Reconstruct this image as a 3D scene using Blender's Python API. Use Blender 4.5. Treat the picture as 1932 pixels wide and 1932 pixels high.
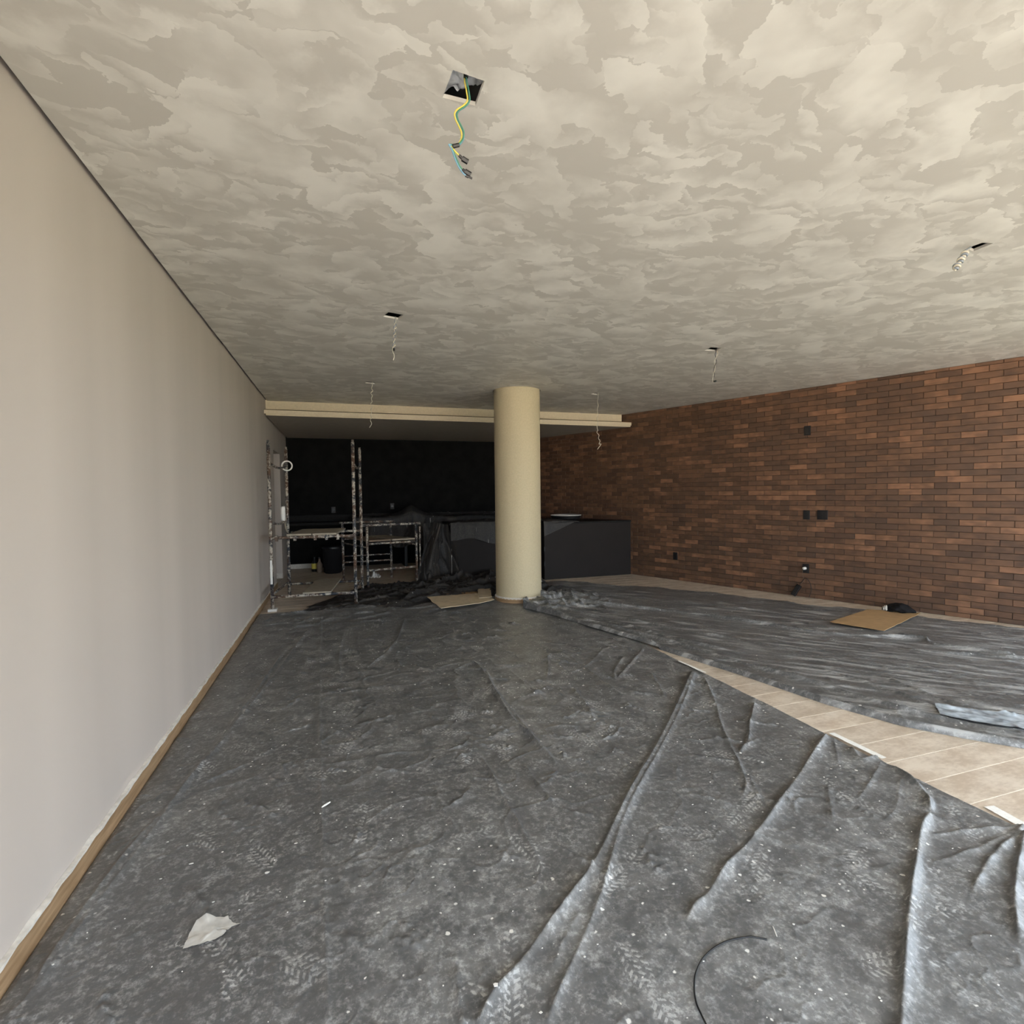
import bpy, bmesh, math, random
import numpy as np
from mathutils import Matrix, Vector

for o in list(bpy.data.objects):
    bpy.data.objects.remove(o, do_unlink=True)
sc = bpy.context.scene
COL = sc.collection
rng = np.random.default_rng(7)
random.seed(7)

# ------------------------------------------------------------------ camera
F, RHO, YC, CAM_H, H = 994.834, .0111, 929.532, 1.4, 2.702
A = 1.88590 - math.pi / 2
pitch = math.atan((966 - YC) / F); roll = math.atan(RHO)
def _rz(v): return np.array([v[0]*math.cos(A)+v[1]*math.sin(A), -v[0]*math.sin(A)+v[1]*math.cos(A), v[2]])
_u0 = np.array([0, math.sin(pitch), math.cos(pitch)]); _r0 = np.array([1., 0, 0])
CR = _rz(math.cos(roll)*_r0 - math.sin(roll)*_u0)
CU = _rz(math.cos(roll)*_u0 + math.sin(roll)*_r0)
CF = _rz(np.array([0, math.cos(pitch), -math.sin(pitch)]))
CX = 1.9702*math.cos(A) - 3*math.sin(A)
CP = np.array([CX, 0, CAM_H])
cam = bpy.data.cameras.new('camera'); cam.sensor_width = 36; cam.lens = F/1932*36; cam.clip_start = .02
camo = bpy.data.objects.new('camera', cam); COL.objects.link(camo)
camo.matrix_world = Matrix(((CR[0], CU[0], -CF[0], CP[0]), (CR[1], CU[1], -CF[1], CP[1]), (CR[2], CU[2], -CF[2], CP[2]), (0, 0, 0, 1)))
sc.camera = camo
# survey of the photograph: where a sight line meets a floor level, the brick wall, or a plane across the room
def ray(x, y): return (x-966)/F*CR - (y-966)/F*CU + CF
def on(x, y, z=0.): d = ray(x, y); return CP + d*(z-CAM_H)/d[2]
def on_wall(x, y, p, ang):
    n = np.array([-math.sin(ang), math.cos(ang), 0]); d = ray(x, y)
    return CP + d*(((np.array([p[0], p[1], 0]) - CP) @ n)/(d @ n))
BP = _rz(np.array([3.6368, 7., 0])) + [CX, 0, 0]; BA = -.8538 - A
BD = np.array([math.cos(BA), math.sin(BA), 0]); BN = np.array([math.sin(BA), -math.cos(BA), 0])   # along the brick wall, into the room
if BN @ (CP-BP) < 0: BN = -BN
def on_brick(x, y): return on_wall(x, y, BP, BA)
def on_y(x, y, Y): return on_wall(x, y, (0, Y), 0)

# ------------------------------------------------------------------ light and exposure
vs = sc.view_settings
vs.view_transform = 'Standard'; vs.look = 'None'; vs.gamma = 1; vs.use_curve_mapping = False
vs.exposure = 2.0
sc.cycles.use_adaptive_sampling = True; sc.cycles.adaptive_threshold = .07; sc.cycles.adaptive_min_samples = 16; sc.cycles.max_bounces = 8
world = bpy.data.worlds.new('sky'); sc.world = world; world.use_nodes = True
bg = world.node_tree.nodes['Background']
bg.inputs['Color'].default_value = (.78, .89, 1, 1); bg.inputs['Strength'].default_value = 1.6
sun = bpy.data.lights.new('sun', 'SUN'); sun.energy = 13; sun.angle = math.radians(1.); sun.color = (1, .93, .82)
suno = bpy.data.objects.new('sun', sun); COL.objects.link(suno)
suno.rotation_euler = Vector((.22, -.50, -.84)).to_track_quat('-Z', 'Y').to_euler()      # from behind the building, onto the paving outside
def portal(name, loc, rot, sx, sy):
    l = bpy.data.lights.new(name, 'AREA'); l.shape = 'RECTANGLE'; l.size = sx; l.size_y = sy
    l.cycles.is_portal = True
    o = bpy.data.objects.new(name, l); COL.objects.link(o); o.location = loc; o.rotation_euler = rot
Y_FRONT = -.8
X_RIGHT = 7.95
portal('daylight_front', (X_RIGHT/2, Y_FRONT-.26, 1.05), (math.radians(90), 0, 0), X_RIGHT, 2.14)
portal('daylight_side', (X_RIGHT+.21, .82, 1.05), (math.radians(90), 0, math.radians(90)), 3.25, 2.14)

# ------------------------------------------------------------------ helpers
def link(o, parent=None):
    COL.objects.link(o)
    if parent: o.parent = parent
    return o
def tag(o, label=None, cat=None, group=None, kind=None):
    if label: o['label'] = label
    if cat: o['category'] = cat
    if group: o['group'] = group
    if kind: o['kind'] = kind
    return o
def empty(name, loc=(0, 0, 0)):
    o = bpy.data.objects.new(name, None); o.location = loc; o.empty_display_size = .1
    return link(o)
def mesh_obj(name, v, f, mat, parent=None, smooth=False, loc=None):
    me = bpy.data.meshes.new(name); me.from_pydata([tuple(map(float, p)) for p in v], [], [tuple(map(int, q)) for q in f]); me.update()
    if smooth:
        for p in me.polygons: p.use_smooth = True
    me.materials.append(mat)
    o = bpy.data.objects.new(name, me); link(o, parent)
    if parent: o.matrix_parent_inverse = Matrix.Translation(-Vector(parent.location))
    return o
class MB:
    def __init__(s): s.v = []; s.f = []
    def add(s, v, f):
        k = len(s.v); s.v += [tuple(p) for p in v]; s.f += [tuple(i+k for i in q) for q in f]; return s
    def box(s, lo, hi, rz=0, c=None, bev=0):
        x0, y0, z0 = lo; x1, y1, z1 = hi
        v = [(x0,y0,z0),(x1,y0,z0),(x1,y1,z0),(x0,y1,z0),(x0,y0,z1),(x1,y0,z1),(x1,y1,z1),(x0,y1,z1)]
        if rz:
            cx, cy = c if c else ((x0+x1)/2, (y0+y1)/2); cc, ss = math.cos(rz), math.sin(rz)
            v = [(cx+(a-cx)*cc-(b-cy)*ss, cy+(a-cx)*ss+(b-cy)*cc, z) for a, b, z in v]
        return s.add(v, [(0,3,2,1),(4,5,6,7),(0,1,5,4),(1,2,6,5),(2,3,7,6),(3,0,4,7)])
    def hexa(s, v): return s.add(v, [(0,3,2,1),(4,5,6,7),(0,1,5,4),(1,2,6,5),(2,3,7,6),(3,0,4,7)])
    def prism(s, pts, z0, z1):
        n = len(pts); zz = lambda z, i: z[i] if hasattr(z, '__len__') else z
        v = [(p[0], p[1], zz(z0, i)) for i, p in enumerate(pts)] + [(p[0], p[1], zz(z1, i)) for i, p in enumerate(pts)]
        return s.add(v, [tuple(range(n-1, -1, -1)), tuple(range(n, 2*n))] + [(i, (i+1) % n, n+(i+1) % n, n+i) for i in range(n)])
    def tube(s, pts, r, n=8, cap=True):
        pts = [np.array(p, float) for p in pts]; m = len(pts); rr = r if hasattr(r, '__len__') else [r]*m
        t = [pts[min(i+1, m-1)]-pts[max(i-1, 0)] for i in range(m)]; t = [q/max(np.linalg.norm(q), 1e-9) for q in t]
        a = np.cross(t[0], [0, 0, 1.]);
        if np.linalg.norm(a) < 1e-3: a = np.cross(t[0], [1., 0, 0])
        a /= np.linalg.norm(a); v = []
        for i in range(m):
            a = a - t[i]*(a @ t[i]); a /= max(np.linalg.norm(a), 1e-9); b = np.cross(t[i], a)
            for k in range(n):
                w = 2*math.pi*k/n; v.append(pts[i] + rr[i]*(math.cos(w)*a + math.sin(w)*b))
        f = [(i*n+k, i*n+(k+1) % n, (i+1)*n+(k+1) % n, (i+1)*n+k) for i in range(m-1) for k in range(n)]
        if cap: f += [tuple(range(n-1, -1, -1)), tuple((m-1)*n+k for k in range(n))]
        return s.add(v, f)
    def lathe(s, prof, c=(0, 0, 0), n=48):
        v = []; m = len(prof)
        for r, z in prof:
            for k in range(n):
                w = 2*math.pi*k/n; v.append((c[0]+r*math.cos(w), c[1]+r*math.sin(w), c[2]+z))
        f = [(i*n+k, i*n+(k+1) % n, (i+1)*n+(k+1) % n, (i+1)*n+k) for i in range(m-1) for k in range(n)]
        f += [tuple(range(n-1, -1, -1)), tuple((m-1)*n+k for k in range(n))]
        return s.add(v, f)
    def build(s, name, mat, parent=None, smooth=False): return mesh_obj(name, s.v, s.f, mat, parent, smooth)
def smooth_by_angle(o, deg=35):
    me = o.data
    for p in me.polygons: p.use_smooth = True
    bm = bmesh.new(); bm.from_mesh(me)
    for e in bm.edges:
        if len(e.link_faces) == 2 and e.calc_face_angle(0) > math.radians(deg): e.smooth = False
    bm.to_mesh(me); bm.free(); return o
def bevel(o, w=.004, seg=2):
    m = o.modifiers.new('edges', 'BEVEL'); m.width = w; m.segments = seg; m.limit_method = 'ANGLE'; return o
def spline(pts, k=8):
    p = [np.array(q, float) for q in pts]; p = [2*p[0]-p[1]] + p + [2*p[-1]-p[-2]]; out = []
    for i in range(1, len(p)-2):
        a, b, c, d = p[i-1:i+3]
        for j in range(k):
            t = j/k; out.append(.5*((2*b)+(-a+c)*t+(2*a-5*b+4*c-d)*t*t+(-a+3*b-3*c+d)*t**3))
    return out + [p[-2]]

# ------------------------------------------------------------------ node graphs
class G:
    def __init__(s, name):
        s.m = bpy.data.materials.new(name); s.m.use_nodes = True; s.t = s.m.node_tree
        s.b = s.t.nodes['Principled BSDF']; s._pos = None
    def n(s, typ, **kw):
        nd = s.t.nodes.new(typ)
        for k, v in kw.items(): setattr(nd, k, v)
        return nd
    def put(s, sock, val):
        if hasattr(val, 'is_output'): s.t.links.new(val, sock)
        elif isinstance(val, tuple) and sock.type == 'RGBA' and len(val) == 3: sock.default_value = (*val, 1)
        else: sock.default_value = val
    def m_(s, op, a, b=0., c=None, clamp=False):
        nd = s.n('ShaderNodeMath', operation=op, use_clamp=clamp); s.put(nd.inputs[0], a); s.put(nd.inputs[1], b)
        if c is not None: s.put(nd.inputs[2], c)
        return nd.outputs[0]
    def add(s, a, b): return s.m_('ADD', a, b)
    def sub(s, a, b): return s.m_('SUBTRACT', a, b)
    def mul(s, a, b): return s.m_('MULTIPLY', a, b)
    def mx(s, a, b): return s.m_('MAXIMUM', a, b)
    def v_(s, op, a, b=(0, 0, 0), out=0):
        nd = s.n('ShaderNodeVectorMath', operation=op); s.put(nd.inputs[0], a)
        if op == 'SCALE': s.put(nd.inputs['Scale'], b)
        else: s.put(nd.inputs[1], b)
        return nd.outputs[out]
    def step(s, x, lo, hi, a=0., b=1.):
        nd = s.n('ShaderNodeMapRange', interpolation_type='SMOOTHSTEP'); s.put(nd.inputs[0], x)
        s.put(nd.inputs[1], lo); s.put(nd.inputs[2], hi); s.put(nd.inputs[3], a); s.put(nd.inputs[4], b); return nd.outputs[0]
    def lin(s, x, lo, hi, a=0., b=1.):
        nd = s.n('ShaderNodeMapRange'); s.put(nd.inputs[0], x); s.put(nd.inputs[1], lo); s.put(nd.inputs[2], hi); s.put(nd.inputs[3], a); s.put(nd.inputs[4], b); return nd.outputs[0]
    def pos(s):
        if s._pos is None: s._pos = s.n('ShaderNodeNewGeometry').outputs['Position']
        return s._pos
    def noise(s, vec=None, scale=5., detail=4., rough=.55, dist=0., out='Fac', dim='3D'):
        nd = s.n('ShaderNodeTexNoise', noise_dimensions=dim); s.put(nd.inputs['Vector'], vec if vec is not None else s.pos())
        s.put(nd.inputs['Scale'], scale); s.put(nd.inputs['Detail'], detail); s.put(nd.inputs['Roughness'], rough); s.put(nd.inputs['Distortion'], dist); return nd.outputs[out]
    def vor(s, vec, scale, feature='F1', dim='2D', rand=1.):
        nd = s.n('ShaderNodeTexVoronoi', voronoi_dimensions=dim, feature=feature); s.put(nd.inputs['Vector'], vec); s.put(nd.inputs['Scale'], scale); s.put(nd.inputs['Randomness'], rand); return nd
    def sep(s, v):
        nd = s.n('ShaderNodeSeparateXYZ'); s.put(nd.inputs[0], v); return nd.outputs
    def comb(s, x, y, z=0.):
        nd = s.n('ShaderNodeCombineXYZ'); s.put(nd.inputs[0], x); s.put(nd.inputs[1], y); s.put(nd.inputs[2], z); return nd.outputs[0]
    def scaled(s, v, sc3): return s.v_('MULTIPLY', v, sc3)
    def mix(s, fac, a, b, mode='MIX'):
        nd = s.n('ShaderNodeMix', data_type='RGBA', blend_type=mode); s.put(nd.inputs[0], fac); s.put(nd.inputs[6], a); s.put(nd.inputs[7], b); return nd.outputs[2]
    def bump(s, hgt, strength=.3, dist=.01, normal=None):
        nd = s.n('ShaderNodeBump'); s.put(nd.inputs['Strength'], strength); s.put(nd.inputs['Distance'], dist); s.put(nd.inputs['Height'], hgt)
        if normal is not None: s.put(nd.inputs['Normal'], normal)
        return nd.outputs[0]
    def done(s, col, rough=.6, normal=None, spec=.5, metal=0.):
        s.put(s.b.inputs['Base Color'], col); s.put(s.b.inputs['Roughness'], rough)
        s.put(s.b.inputs['Specular IOR Level'], spec); s.put(s.b.inputs['Metallic'], metal)
        if normal is not None: s.put(s.b.inputs['Normal'], normal)
        return s.m
def plain(name, c, rough=.6, var=.15, scale=30., metal=0., spec=.5, bumpy=.05):
    g = G(name); n = g.noise(scale=scale, detail=2.)
    k = g.lin(n, .3, .7, 1-var, 1+var)
    col = g.mix(1., c, g.comb(k, k, k), 'MULTIPLY')
    return g.done(col, rough, g.bump(n, bumpy, .004) if bumpy else None, spec, metal)

M = {}
# ---- left wall: warm grey paint with faint vertical bands
g = G('warm_grey_paint'); p = g.pos()
band = g.noise(g.scaled(p, (0., 2.2, .12)), 1., 2., .5); fine = g.noise(p, 180., 2.)
k = g.lin(band, .3, .7, .95, 1.05)
M['wall'] = g.done(g.mix(1., (.60, .53, .475), g.comb(k, k, k), 'MULTIPLY'), .75, g.bump(fine, .06, .002), .25)
# ---- ceiling: trowelled plaster, each stroke crisp on one side and fading on the other
g = G('trowelled_plaster'); p = g.pos()
warp = g.noise(p, 4., 2., .6, out='Color'); warp2 = g.noise(p, 15., 3., .7, out='Color')
pw = g.v_('ADD', p, g.v_('SCALE', g.v_('SUBTRACT', warp, (.5, .5, .5)), .26))
pw = g.v_('ADD', pw, g.v_('SCALE', g.v_('SUBTRACT', warp2, (.5, .5, .5)), .09))
def stroke(scale, off, thr, ang, stretch):
    c_, s_ = math.cos(ang), math.sin(ang); x, y, z = g.sep(pw)
    q = g.comb(g.add(g.add(g.mul(x, c_), g.mul(y, s_)), off), g.mul(g.add(g.mul(x, -s_), g.mul(y, c_)), stretch))
    v = g.vor(q, scale); loc = g.v_('SUBTRACT', q, v.outputs['Position']); r, gg, b = g.sep(v.outputs['Color'])
    a = g.mul(r, 6.283); lx, ly, _ = g.sep(loc)
    d = g.mul(g.add(g.mul(lx, g.m_('COSINE', a)), g.mul(ly, g.m_('SINE', a))), scale)
    return g.mul(g.step(d, -.45, .45), g.step(gg, thr, thr+.10))
s1 = stroke(2.6, 0., .58, .55, 2.1); s2 = stroke(4.2, 3.7, .52, -.5, 2.3); s3 = stroke(7.5, 9.1, .45, .25, 2.2)
soft = g.noise(p, 3.2, 3., .6)
t = g.mx(g.mx(s1, g.mul(s2, .9)), g.mul(s3, .7))
t = g.add(g.mul(t, g.step(soft, .30, .62, .45, 1.05)), g.mul(g.sub(soft, .5), .5))
fine = g.noise(p, 70., 2., .6)
col = g.mix(g.m_('MAXIMUM', g.m_('MINIMUM', t, 1.), 0.), (.570, .541, .492), (.775, .748, .692))
M['ceiling'] = g.done(col, .55, g.bump(fine, .08, .002), .3)
M['cream'] = plain('cream_paint', (.58, .495, .33), .7, .05, 60., bumpy=.08, spec=.25)
M['cornice'] = plain('cream_trim_paint', (.66, .57, .42), .7, .05, 40., spec=.25)
M['soffit'] = plain('grey_soffit_paint', (.40, .36, .31), .7, .06, 10., spec=.25)
M['black_wall'] = plain('black_wall_paint', (.006, .0055, .005), .75, .4, 6., spec=.12)
M['gap'] = plain('shadow_gap_black', (.01, .01, .012), .6, .1)
M['slab'] = plain('raw_concrete', (.30, .29, .285), .8, .25, 8.)
M['wall_socket'] = plain('dusty_dark_plastic', (.035, .032, .03), .6, .2)
M['hall'] = plain('hall_paint', (.50, .42, .33), .7, .05)
# ---- floor planks: pale stone-look porcelain
g = G('beige_porcelain'); p = g.pos(); oi = g.n('ShaderNodeObjectInfo').outputs['Random']
q = g.v_('ADD', g.scaled(p, (2.2, 4., 1.)), g.comb(g.mul(oi, 37.), g.mul(oi, 11.)))
n1 = g.noise(q, 2.2, 3., .62); n2 = g.noise(q, 14., 3., .65)
t = g.add(g.mul(n1, .65), g.mul(n2, .35))
col = g.mix(g.step(t, .36, .64), (.58, .465, .355), (.79, .68, .56))
k = g.lin(oi, 0, 1, .93, 1.05); col = g.mix(1., col, g.comb(k, k, k), 'MULTIPLY')
M['plank'] = g.done(col, .42, g.bump(n2, .05, .002), .45)
M['grout'] = plain('light_grout', (.88, .81, .71), .9, .1)
M['bounce_damper'] = plain('bounce_damper_dark', (.05, .07, .03), .9, .3, 6.)  # dark colour for ground added to cut bounce light from the side
M['ground'] = plain('outside_paving', (.46, .41, .35), .9, .1, 2.)
# ---- bricks: brown split tiles, tone by piece
g = G('brown_brick'); gi = g.n('ShaderNodeNewGeometry'); oi = g.n('ShaderNodeObjectInfo').outputs['Random']
r = g.m_('FRACT', g.add(g.mul(gi.outputs['Random Per Island'], 1.), g.mul(oi, 7.31)))
r2 = g.m_('FRACT', g.mul(r, 17.77)); p = g.pos()
along = g.add(g.mul(g.sep(p)[0], float(BD[0])), g.mul(g.sep(p)[1], float(BD[1])))
q = g.comb(g.mul(along, 9.), g.mul(g.sep(p)[2], 60.), g.mul(r, 50.))
n1 = g.noise(q, .9, 3., .6); n2 = g.noise(g.comb(g.mul(along, 9.), g.mul(g.sep(p)[2], 14.), g.mul(r, 90.)), 1., 1., .5)
tone = g.add(g.add(g.mul(g.m_('POWER', r, 1.7), .55), g.mul(g.sub(n2, .5), .75)), g.mul(g.sub(n1, .5), .45))
c1 = g.mix(g.step(tone, -.12, .32), (.088, .049, .031), (.165, .086, .049))
c2 = g.mix(g.step(tone, .30, .72), c1, (.29, .145, .08))
c3 = g.mix(g.mul(g.step(r2, .72, .8), .55), c2, (.085, .052, .036))
M['brick'] = g.done(c3, g.lin(n1, .3, .7, .42, .6), g.bump(n1, .25, .003), .45)
M['joint'] = plain('brown_joint_mortar', (.05, .028, .018), .9, .2)
# ---- black plastic sheeting: dust, tread prints, paint specks
def tarp_material(name, dust_amt=1., streak=None, tint=(.425, .42, .412), spec=.55, ro=.27):
    g = G(name); p = g.pos(); x, y, z = g.sep(p); p2 = g.comb(x, y, 0.)
    big = g.noise(p2, 1.1, 2., .6, dim='2D'); mid = g.noise(p2, 7., 4., .68, dim='2D'); fin = g.noise(p, 48., 3., .75)
    dust = g.add(g.add(g.mul(g.mul(g.step(big, .30, .70), g.step(mid, .36, .66)), .22), g.mul(g.step(fin, .44, .74), g.lin(mid, .35, .65, .25, .65))), .24)
    if streak is None:
        def prints(cell, off, thr):
            pp = g.v_('ADD', p2, (off, off*1.7, 0.)); v = g.vor(pp, 1/cell)
            lx, ly, _ = g.sep(g.v_('SUBTRACT', pp, v.outputs['Position'])); r, gg, b = g.sep(v.outputs['Color'])
            a = g.mul(r, 6.283); ca, sa = g.m_('COSINE', a), g.m_('SINE', a)
            jit = g.mul(g.sub(fin, .5), .022); ux = g.add(g.add(g.mul(lx, ca), g.mul(ly, sa)), jit); uy = g.add(g.sub(g.mul(ly, ca), g.mul(lx, sa)), jit); au = g.m_('ABSOLUTE', ux)
            def ell(cy, ax, ay):
                e = g.v_('LENGTH', g.comb(g.mul(ux, 1/ax), g.mul(g.sub(uy, cy), 1/ay)), out=1); return g.step(e, 1.04, .8)
            sole = g.mx(ell(.06, .05, .095), ell(-.095, .037, .048))
            ch = g.m_('SINE', g.mul(g.add(uy, g.mul(au, .7)), 2*math.pi/.022)); lug = g.m_('SINE', g.mul(ux, 2*math.pi/.028))
            tread = g.mul(g.step(ch, -.1, .6), g.step(lug, -.75, -.2))
            return g.mul(g.mul(sole, tread), g.mul(g.step(gg, thr, thr+.4), g.step(g.add(mid, g.mul(fin, .5)), .60, .80)))
        pr = g.mx(prints(.40, 0., .2), prints(.47, 11.9, .2))
        dust = g.add(g.mul(dust, dust_amt), g.mul(pr, .60*dust_amt))
    else:
        c_, s_ = math.cos(streak), math.sin(streak)
        q = g.comb(g.mul(g.add(g.mul(x, c_), g.mul(y, s_)), 1.2), g.mul(g.sub(g.mul(y, c_), g.mul(x, s_)), 9.))
        dust = g.add(g.mul(dust, dust_amt), g.mul(g.step(g.noise(q, 1.6, 3., .65, dim='2D'), .46, .78), .6*dust_amt/.62))
    col = g.mix(g.m_('MINIMUM', dust, 1.), (.020, .020, .022), tint)
    def specks(cell, thr, rad, off):
        pp = g.v_('ADD', p2, g.comb(g.add(g.mul(fin, .02), off), g.add(g.mul(mid, .03), off)))
        v = g.vor(pp, 1/cell); r, gg, b = g.sep(v.outputs['Color'])
        rr = g.mul(g.m_('POWER', b, 2.), rad)
        return g.mul(g.step(g.sub(g.mul(v.outputs['Distance'], cell), rr), .002, -.001), g.step(r, thr, thr+.02))
    sp = g.mul(specks(.05, .78, .0065, 0.), g.step(big, .36, .60))
    col = g.mix(sp, col, (.78, .76, .72))
    hgt = g.noise(p, 20., 3., .62)
    return g.done(col, g.lin(dust, 0, .8, ro, .55), g.bump(hgt, .36, .012), spec)
M['tarp'] = tarp_material('dusty_black_plastic')
M['tarp_side'] = tarp_material('streaked_black_plastic', .82, BA + .35)
M['tarp_dark'] = tarp_material('black_plastic', .20, 0., (.26, .22, .18), .22, .5)
M['clear_film'] = plain('pale_plastic_film', (.44, .49, .54), .22, .45, 14., bumpy=.25)
# ---- scaffold: dark tube with spattered paint
g = G('spattered_steel'); p = g.pos()
n = g.noise(p, 14., 5., .7); n2 = g.noise(p, 45., 3., .6)
t = g.step(g.add(g.mul(n, .6), g.mul(n2, .4)), .47, .57)
c = g.mix(g.step(g.noise(p, 5., 2.), .4, .6), (.03, .035, .045), (.10, .055, .035))
M['steel'] = g.done(g.mix(t, c, (.50, .45, .38)), .55, g.bump(n2, .3, .003), .5)
M['board'] = plain('mdf_board', (.36, .31, .24), .75, .1, 20.)
M['dark_board'] = plain('stained_board', (.24, .17, .12), .75, .2, 20.)
M['card'] = plain('corrugated_cardboard', (.42, .26, .12), .85, .08, 12.)
M['card_pale'] = plain('pale_cardboard', (.62, .50, .34), .85, .10, 12.)
M['counter'] = plain('dark_laminate', (.016, .012, .0105), .6, .08, 4., bumpy=.0, spec=.2)
M['counter_top'] = plain('black_stone', (.012, .011, .010), .6, .3, 30., bumpy=.0, spec=.15)
M['black'] = plain('black_plastic_part', (.008, .008, .009), .4, .1, bumpy=0)
M['cloth'] = plain('black_cloth', (.012, .011, .0115), .9, .3, 120., bumpy=.5, spec=.2)
M['white'] = plain('white_plastic', (.80, .78, .74), .45, .03, bumpy=0)
M['tape'] = plain('white_tape', (.92, .89, .84), .7, .05, 80.)
M['plaster_edge'] = plain('white_plaster_dust', (.74, .69, .62), .85, .12, 40.)
M['paper'] = plain('crumpled_paper', (.62, .60, .56), .75, .18, 22., bumpy=.4)
M['foil'] = plain('grey_foil', (.80, .80, .82), .35, .2, 30., bumpy=.3)
M['yellow'] = plain('yellow_insulation', (.80, .66, .12), .45, .03, bumpy=0)
M['green'] = plain('green_insulation', (.08, .26, .18), .45, .03, bumpy=0)
M['blue'] = plain('blue_insulation', (.20, .38, .52), .45, .03, bumpy=0)
M['wire_white'] = plain('ivory_insulation', (.62, .57, .47), .5, .05, bumpy=0)
M['wire_grey'] = plain('grey_insulation', (.26, .29, .33), .5, .05, bumpy=0)
g = G('oak_baseboard'); p = g.pos(); q = g.scaled(p, (1., 1.5, 18.)); n = g.noise(q, 2.5, 5., .6, .4)
M['oak'] = g.done(g.mix(g.step(n, .35, .65), (.30, .185, .095), (.44, .29, .165)), .55, g.bump(n, .1, .002), .4)

# ------------------------------------------------------------------ large structure
Y_BACK = 10.78; SOFF = 2.478; X_BACK_R = None
def brick_at(s, z=0., out=0.): q = BP + BD*s + BN*out; return np.array([q[0], q[1], z])
S_FAR = (Y_BACK - BP[1])/BD[1]; S_NEAR = (2.55 - BP[1])/BD[1]
xb_back = (BP + BD*S_FAR)[0]; xb_near, yb_near = (BP + BD*S_NEAR)[:2]
floor = MB().box((-1.6, Y_FRONT-.3, -.15), (xb_near+.6, Y_BACK+.3, -.001)).build('floor', M['grout'])
tag(floor, 'beige porcelain plank floor showing between the black sheets', 'floor', kind='structure')
out = MB().box((-30, -42, -.3), (48, 32, -.16)).build('ground', M['ground'])
tag(out, 'paving outside the open front of the room', 'ground', kind='structure')
bounce_damper = MB().box((9.2, -30, -.155), (46, 30, -.12)).build('bounce_damper', M['bounce_damper']); tag(bounce_damper, 'unseen dark ground added outside the side opening to cut bounce light', 'bounce_damper', kind='structure')  # unseen dark slab, added to keep side bounce off the left wall
# left wall with the doorway near its far end
D0, D1, DZ = 8.72, 9.62, 2.09
wl = MB(); wl.box((-.16, Y_FRONT, 0), (0, D0, H+.3)); wl.box((-.16, D1, 0), (0, Y_BACK+.2, H+.3)); wl.box((-.16, D0, DZ), (0, D1, H+.3))
tag(wl.build('wall_left', M['wall']), 'long warm grey painted wall with a shadow gap above', 'wall', kind='structure')
hw = MB(); hw.box((-1.5, D0-.5, 0), (-1.4, D1+.5, H)); hw.box((-1.4, D0-.5, 0), (-.16, D0-.4, H)); hw.box((-1.4, D1+.0, 0), (-.16, D1+.1, H)); hw.box((-1.5, D0-.5, H-.2), (-.16, D1+.5, H-.1))
tag(hw.build('wall_hall', M['hall']), 'small beige hall wall seen through the doorway behind the scaffold', 'wall', kind='structure')
tag(MB().box((-.5, D1-.012, 0), (-.003, D1, .085)).build('baseboard_hall', M['plaster_edge']), 'short pale baseboard on the doorway jamb', 'baseboard', kind='structure')
bb = MB().box((0, Y_FRONT, 0), (.014, D0, .088)).build('baseboard_left', M['oak'])
tag(bb, 'brown wooden baseboard along the grey wall', 'baseboard', kind='structure')
nb = 260; ys = np.linspace(Y_FRONT, D0, nb); v = []; fcs = []
for i, yy in enumerate(ys):
    w = .014 + .0015*math.sin(yy*31); zt = .094 + .004*math.sin(yy*7.3)*math.sin(yy*23); zl = .081 + .005*math.sin(yy*11)*math.sin(yy*37+1)
    v += [(.0005, yy, zt), (w*.9+.003, yy, .0895), (.0155, yy, zl)]
for i in range(nb-1):
    k = 3*i; fcs += [(k, k+3, k+4, k+1), (k+1, k+4, k+5, k+2)]
o = mesh_obj('plaster_edge', v, fcs, M['plaster_edge'], bb); o['label'] = 'ragged white plaster smear along the top of the baseboard'
lint = MB(); lint.box((0, Y_FRONT-.25, 2.12), (xb_near+.6, Y_FRONT, H+.3)); lint.box((X_RIGHT, Y_FRONT, 2.12), (X_RIGHT+.2, yb_near-.12, H+.3))  # unseen lintel, added and set low to keep sky light off the wall top
tag(lint.build('shading_lintel', M['wall']), 'unseen grey lintel added over the openings to dim the upper wall', 'wall', kind='structure')
# back wall
tag(MB().box((-.2, Y_BACK, 0), (xb_back+.3, Y_BACK+.15, H+.3)).build('wall_back', M['black_wall']), 'black painted back wall behind the bar', 'wall', kind='structure')
tag(MB().box((.0, Y_BACK-.014, 0), (.40, Y_BACK, .085)).build('baseboard_back', M['plaster_edge']), 'short pale baseboard at the foot of the black wall', 'baseboard', kind='structure')

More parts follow.
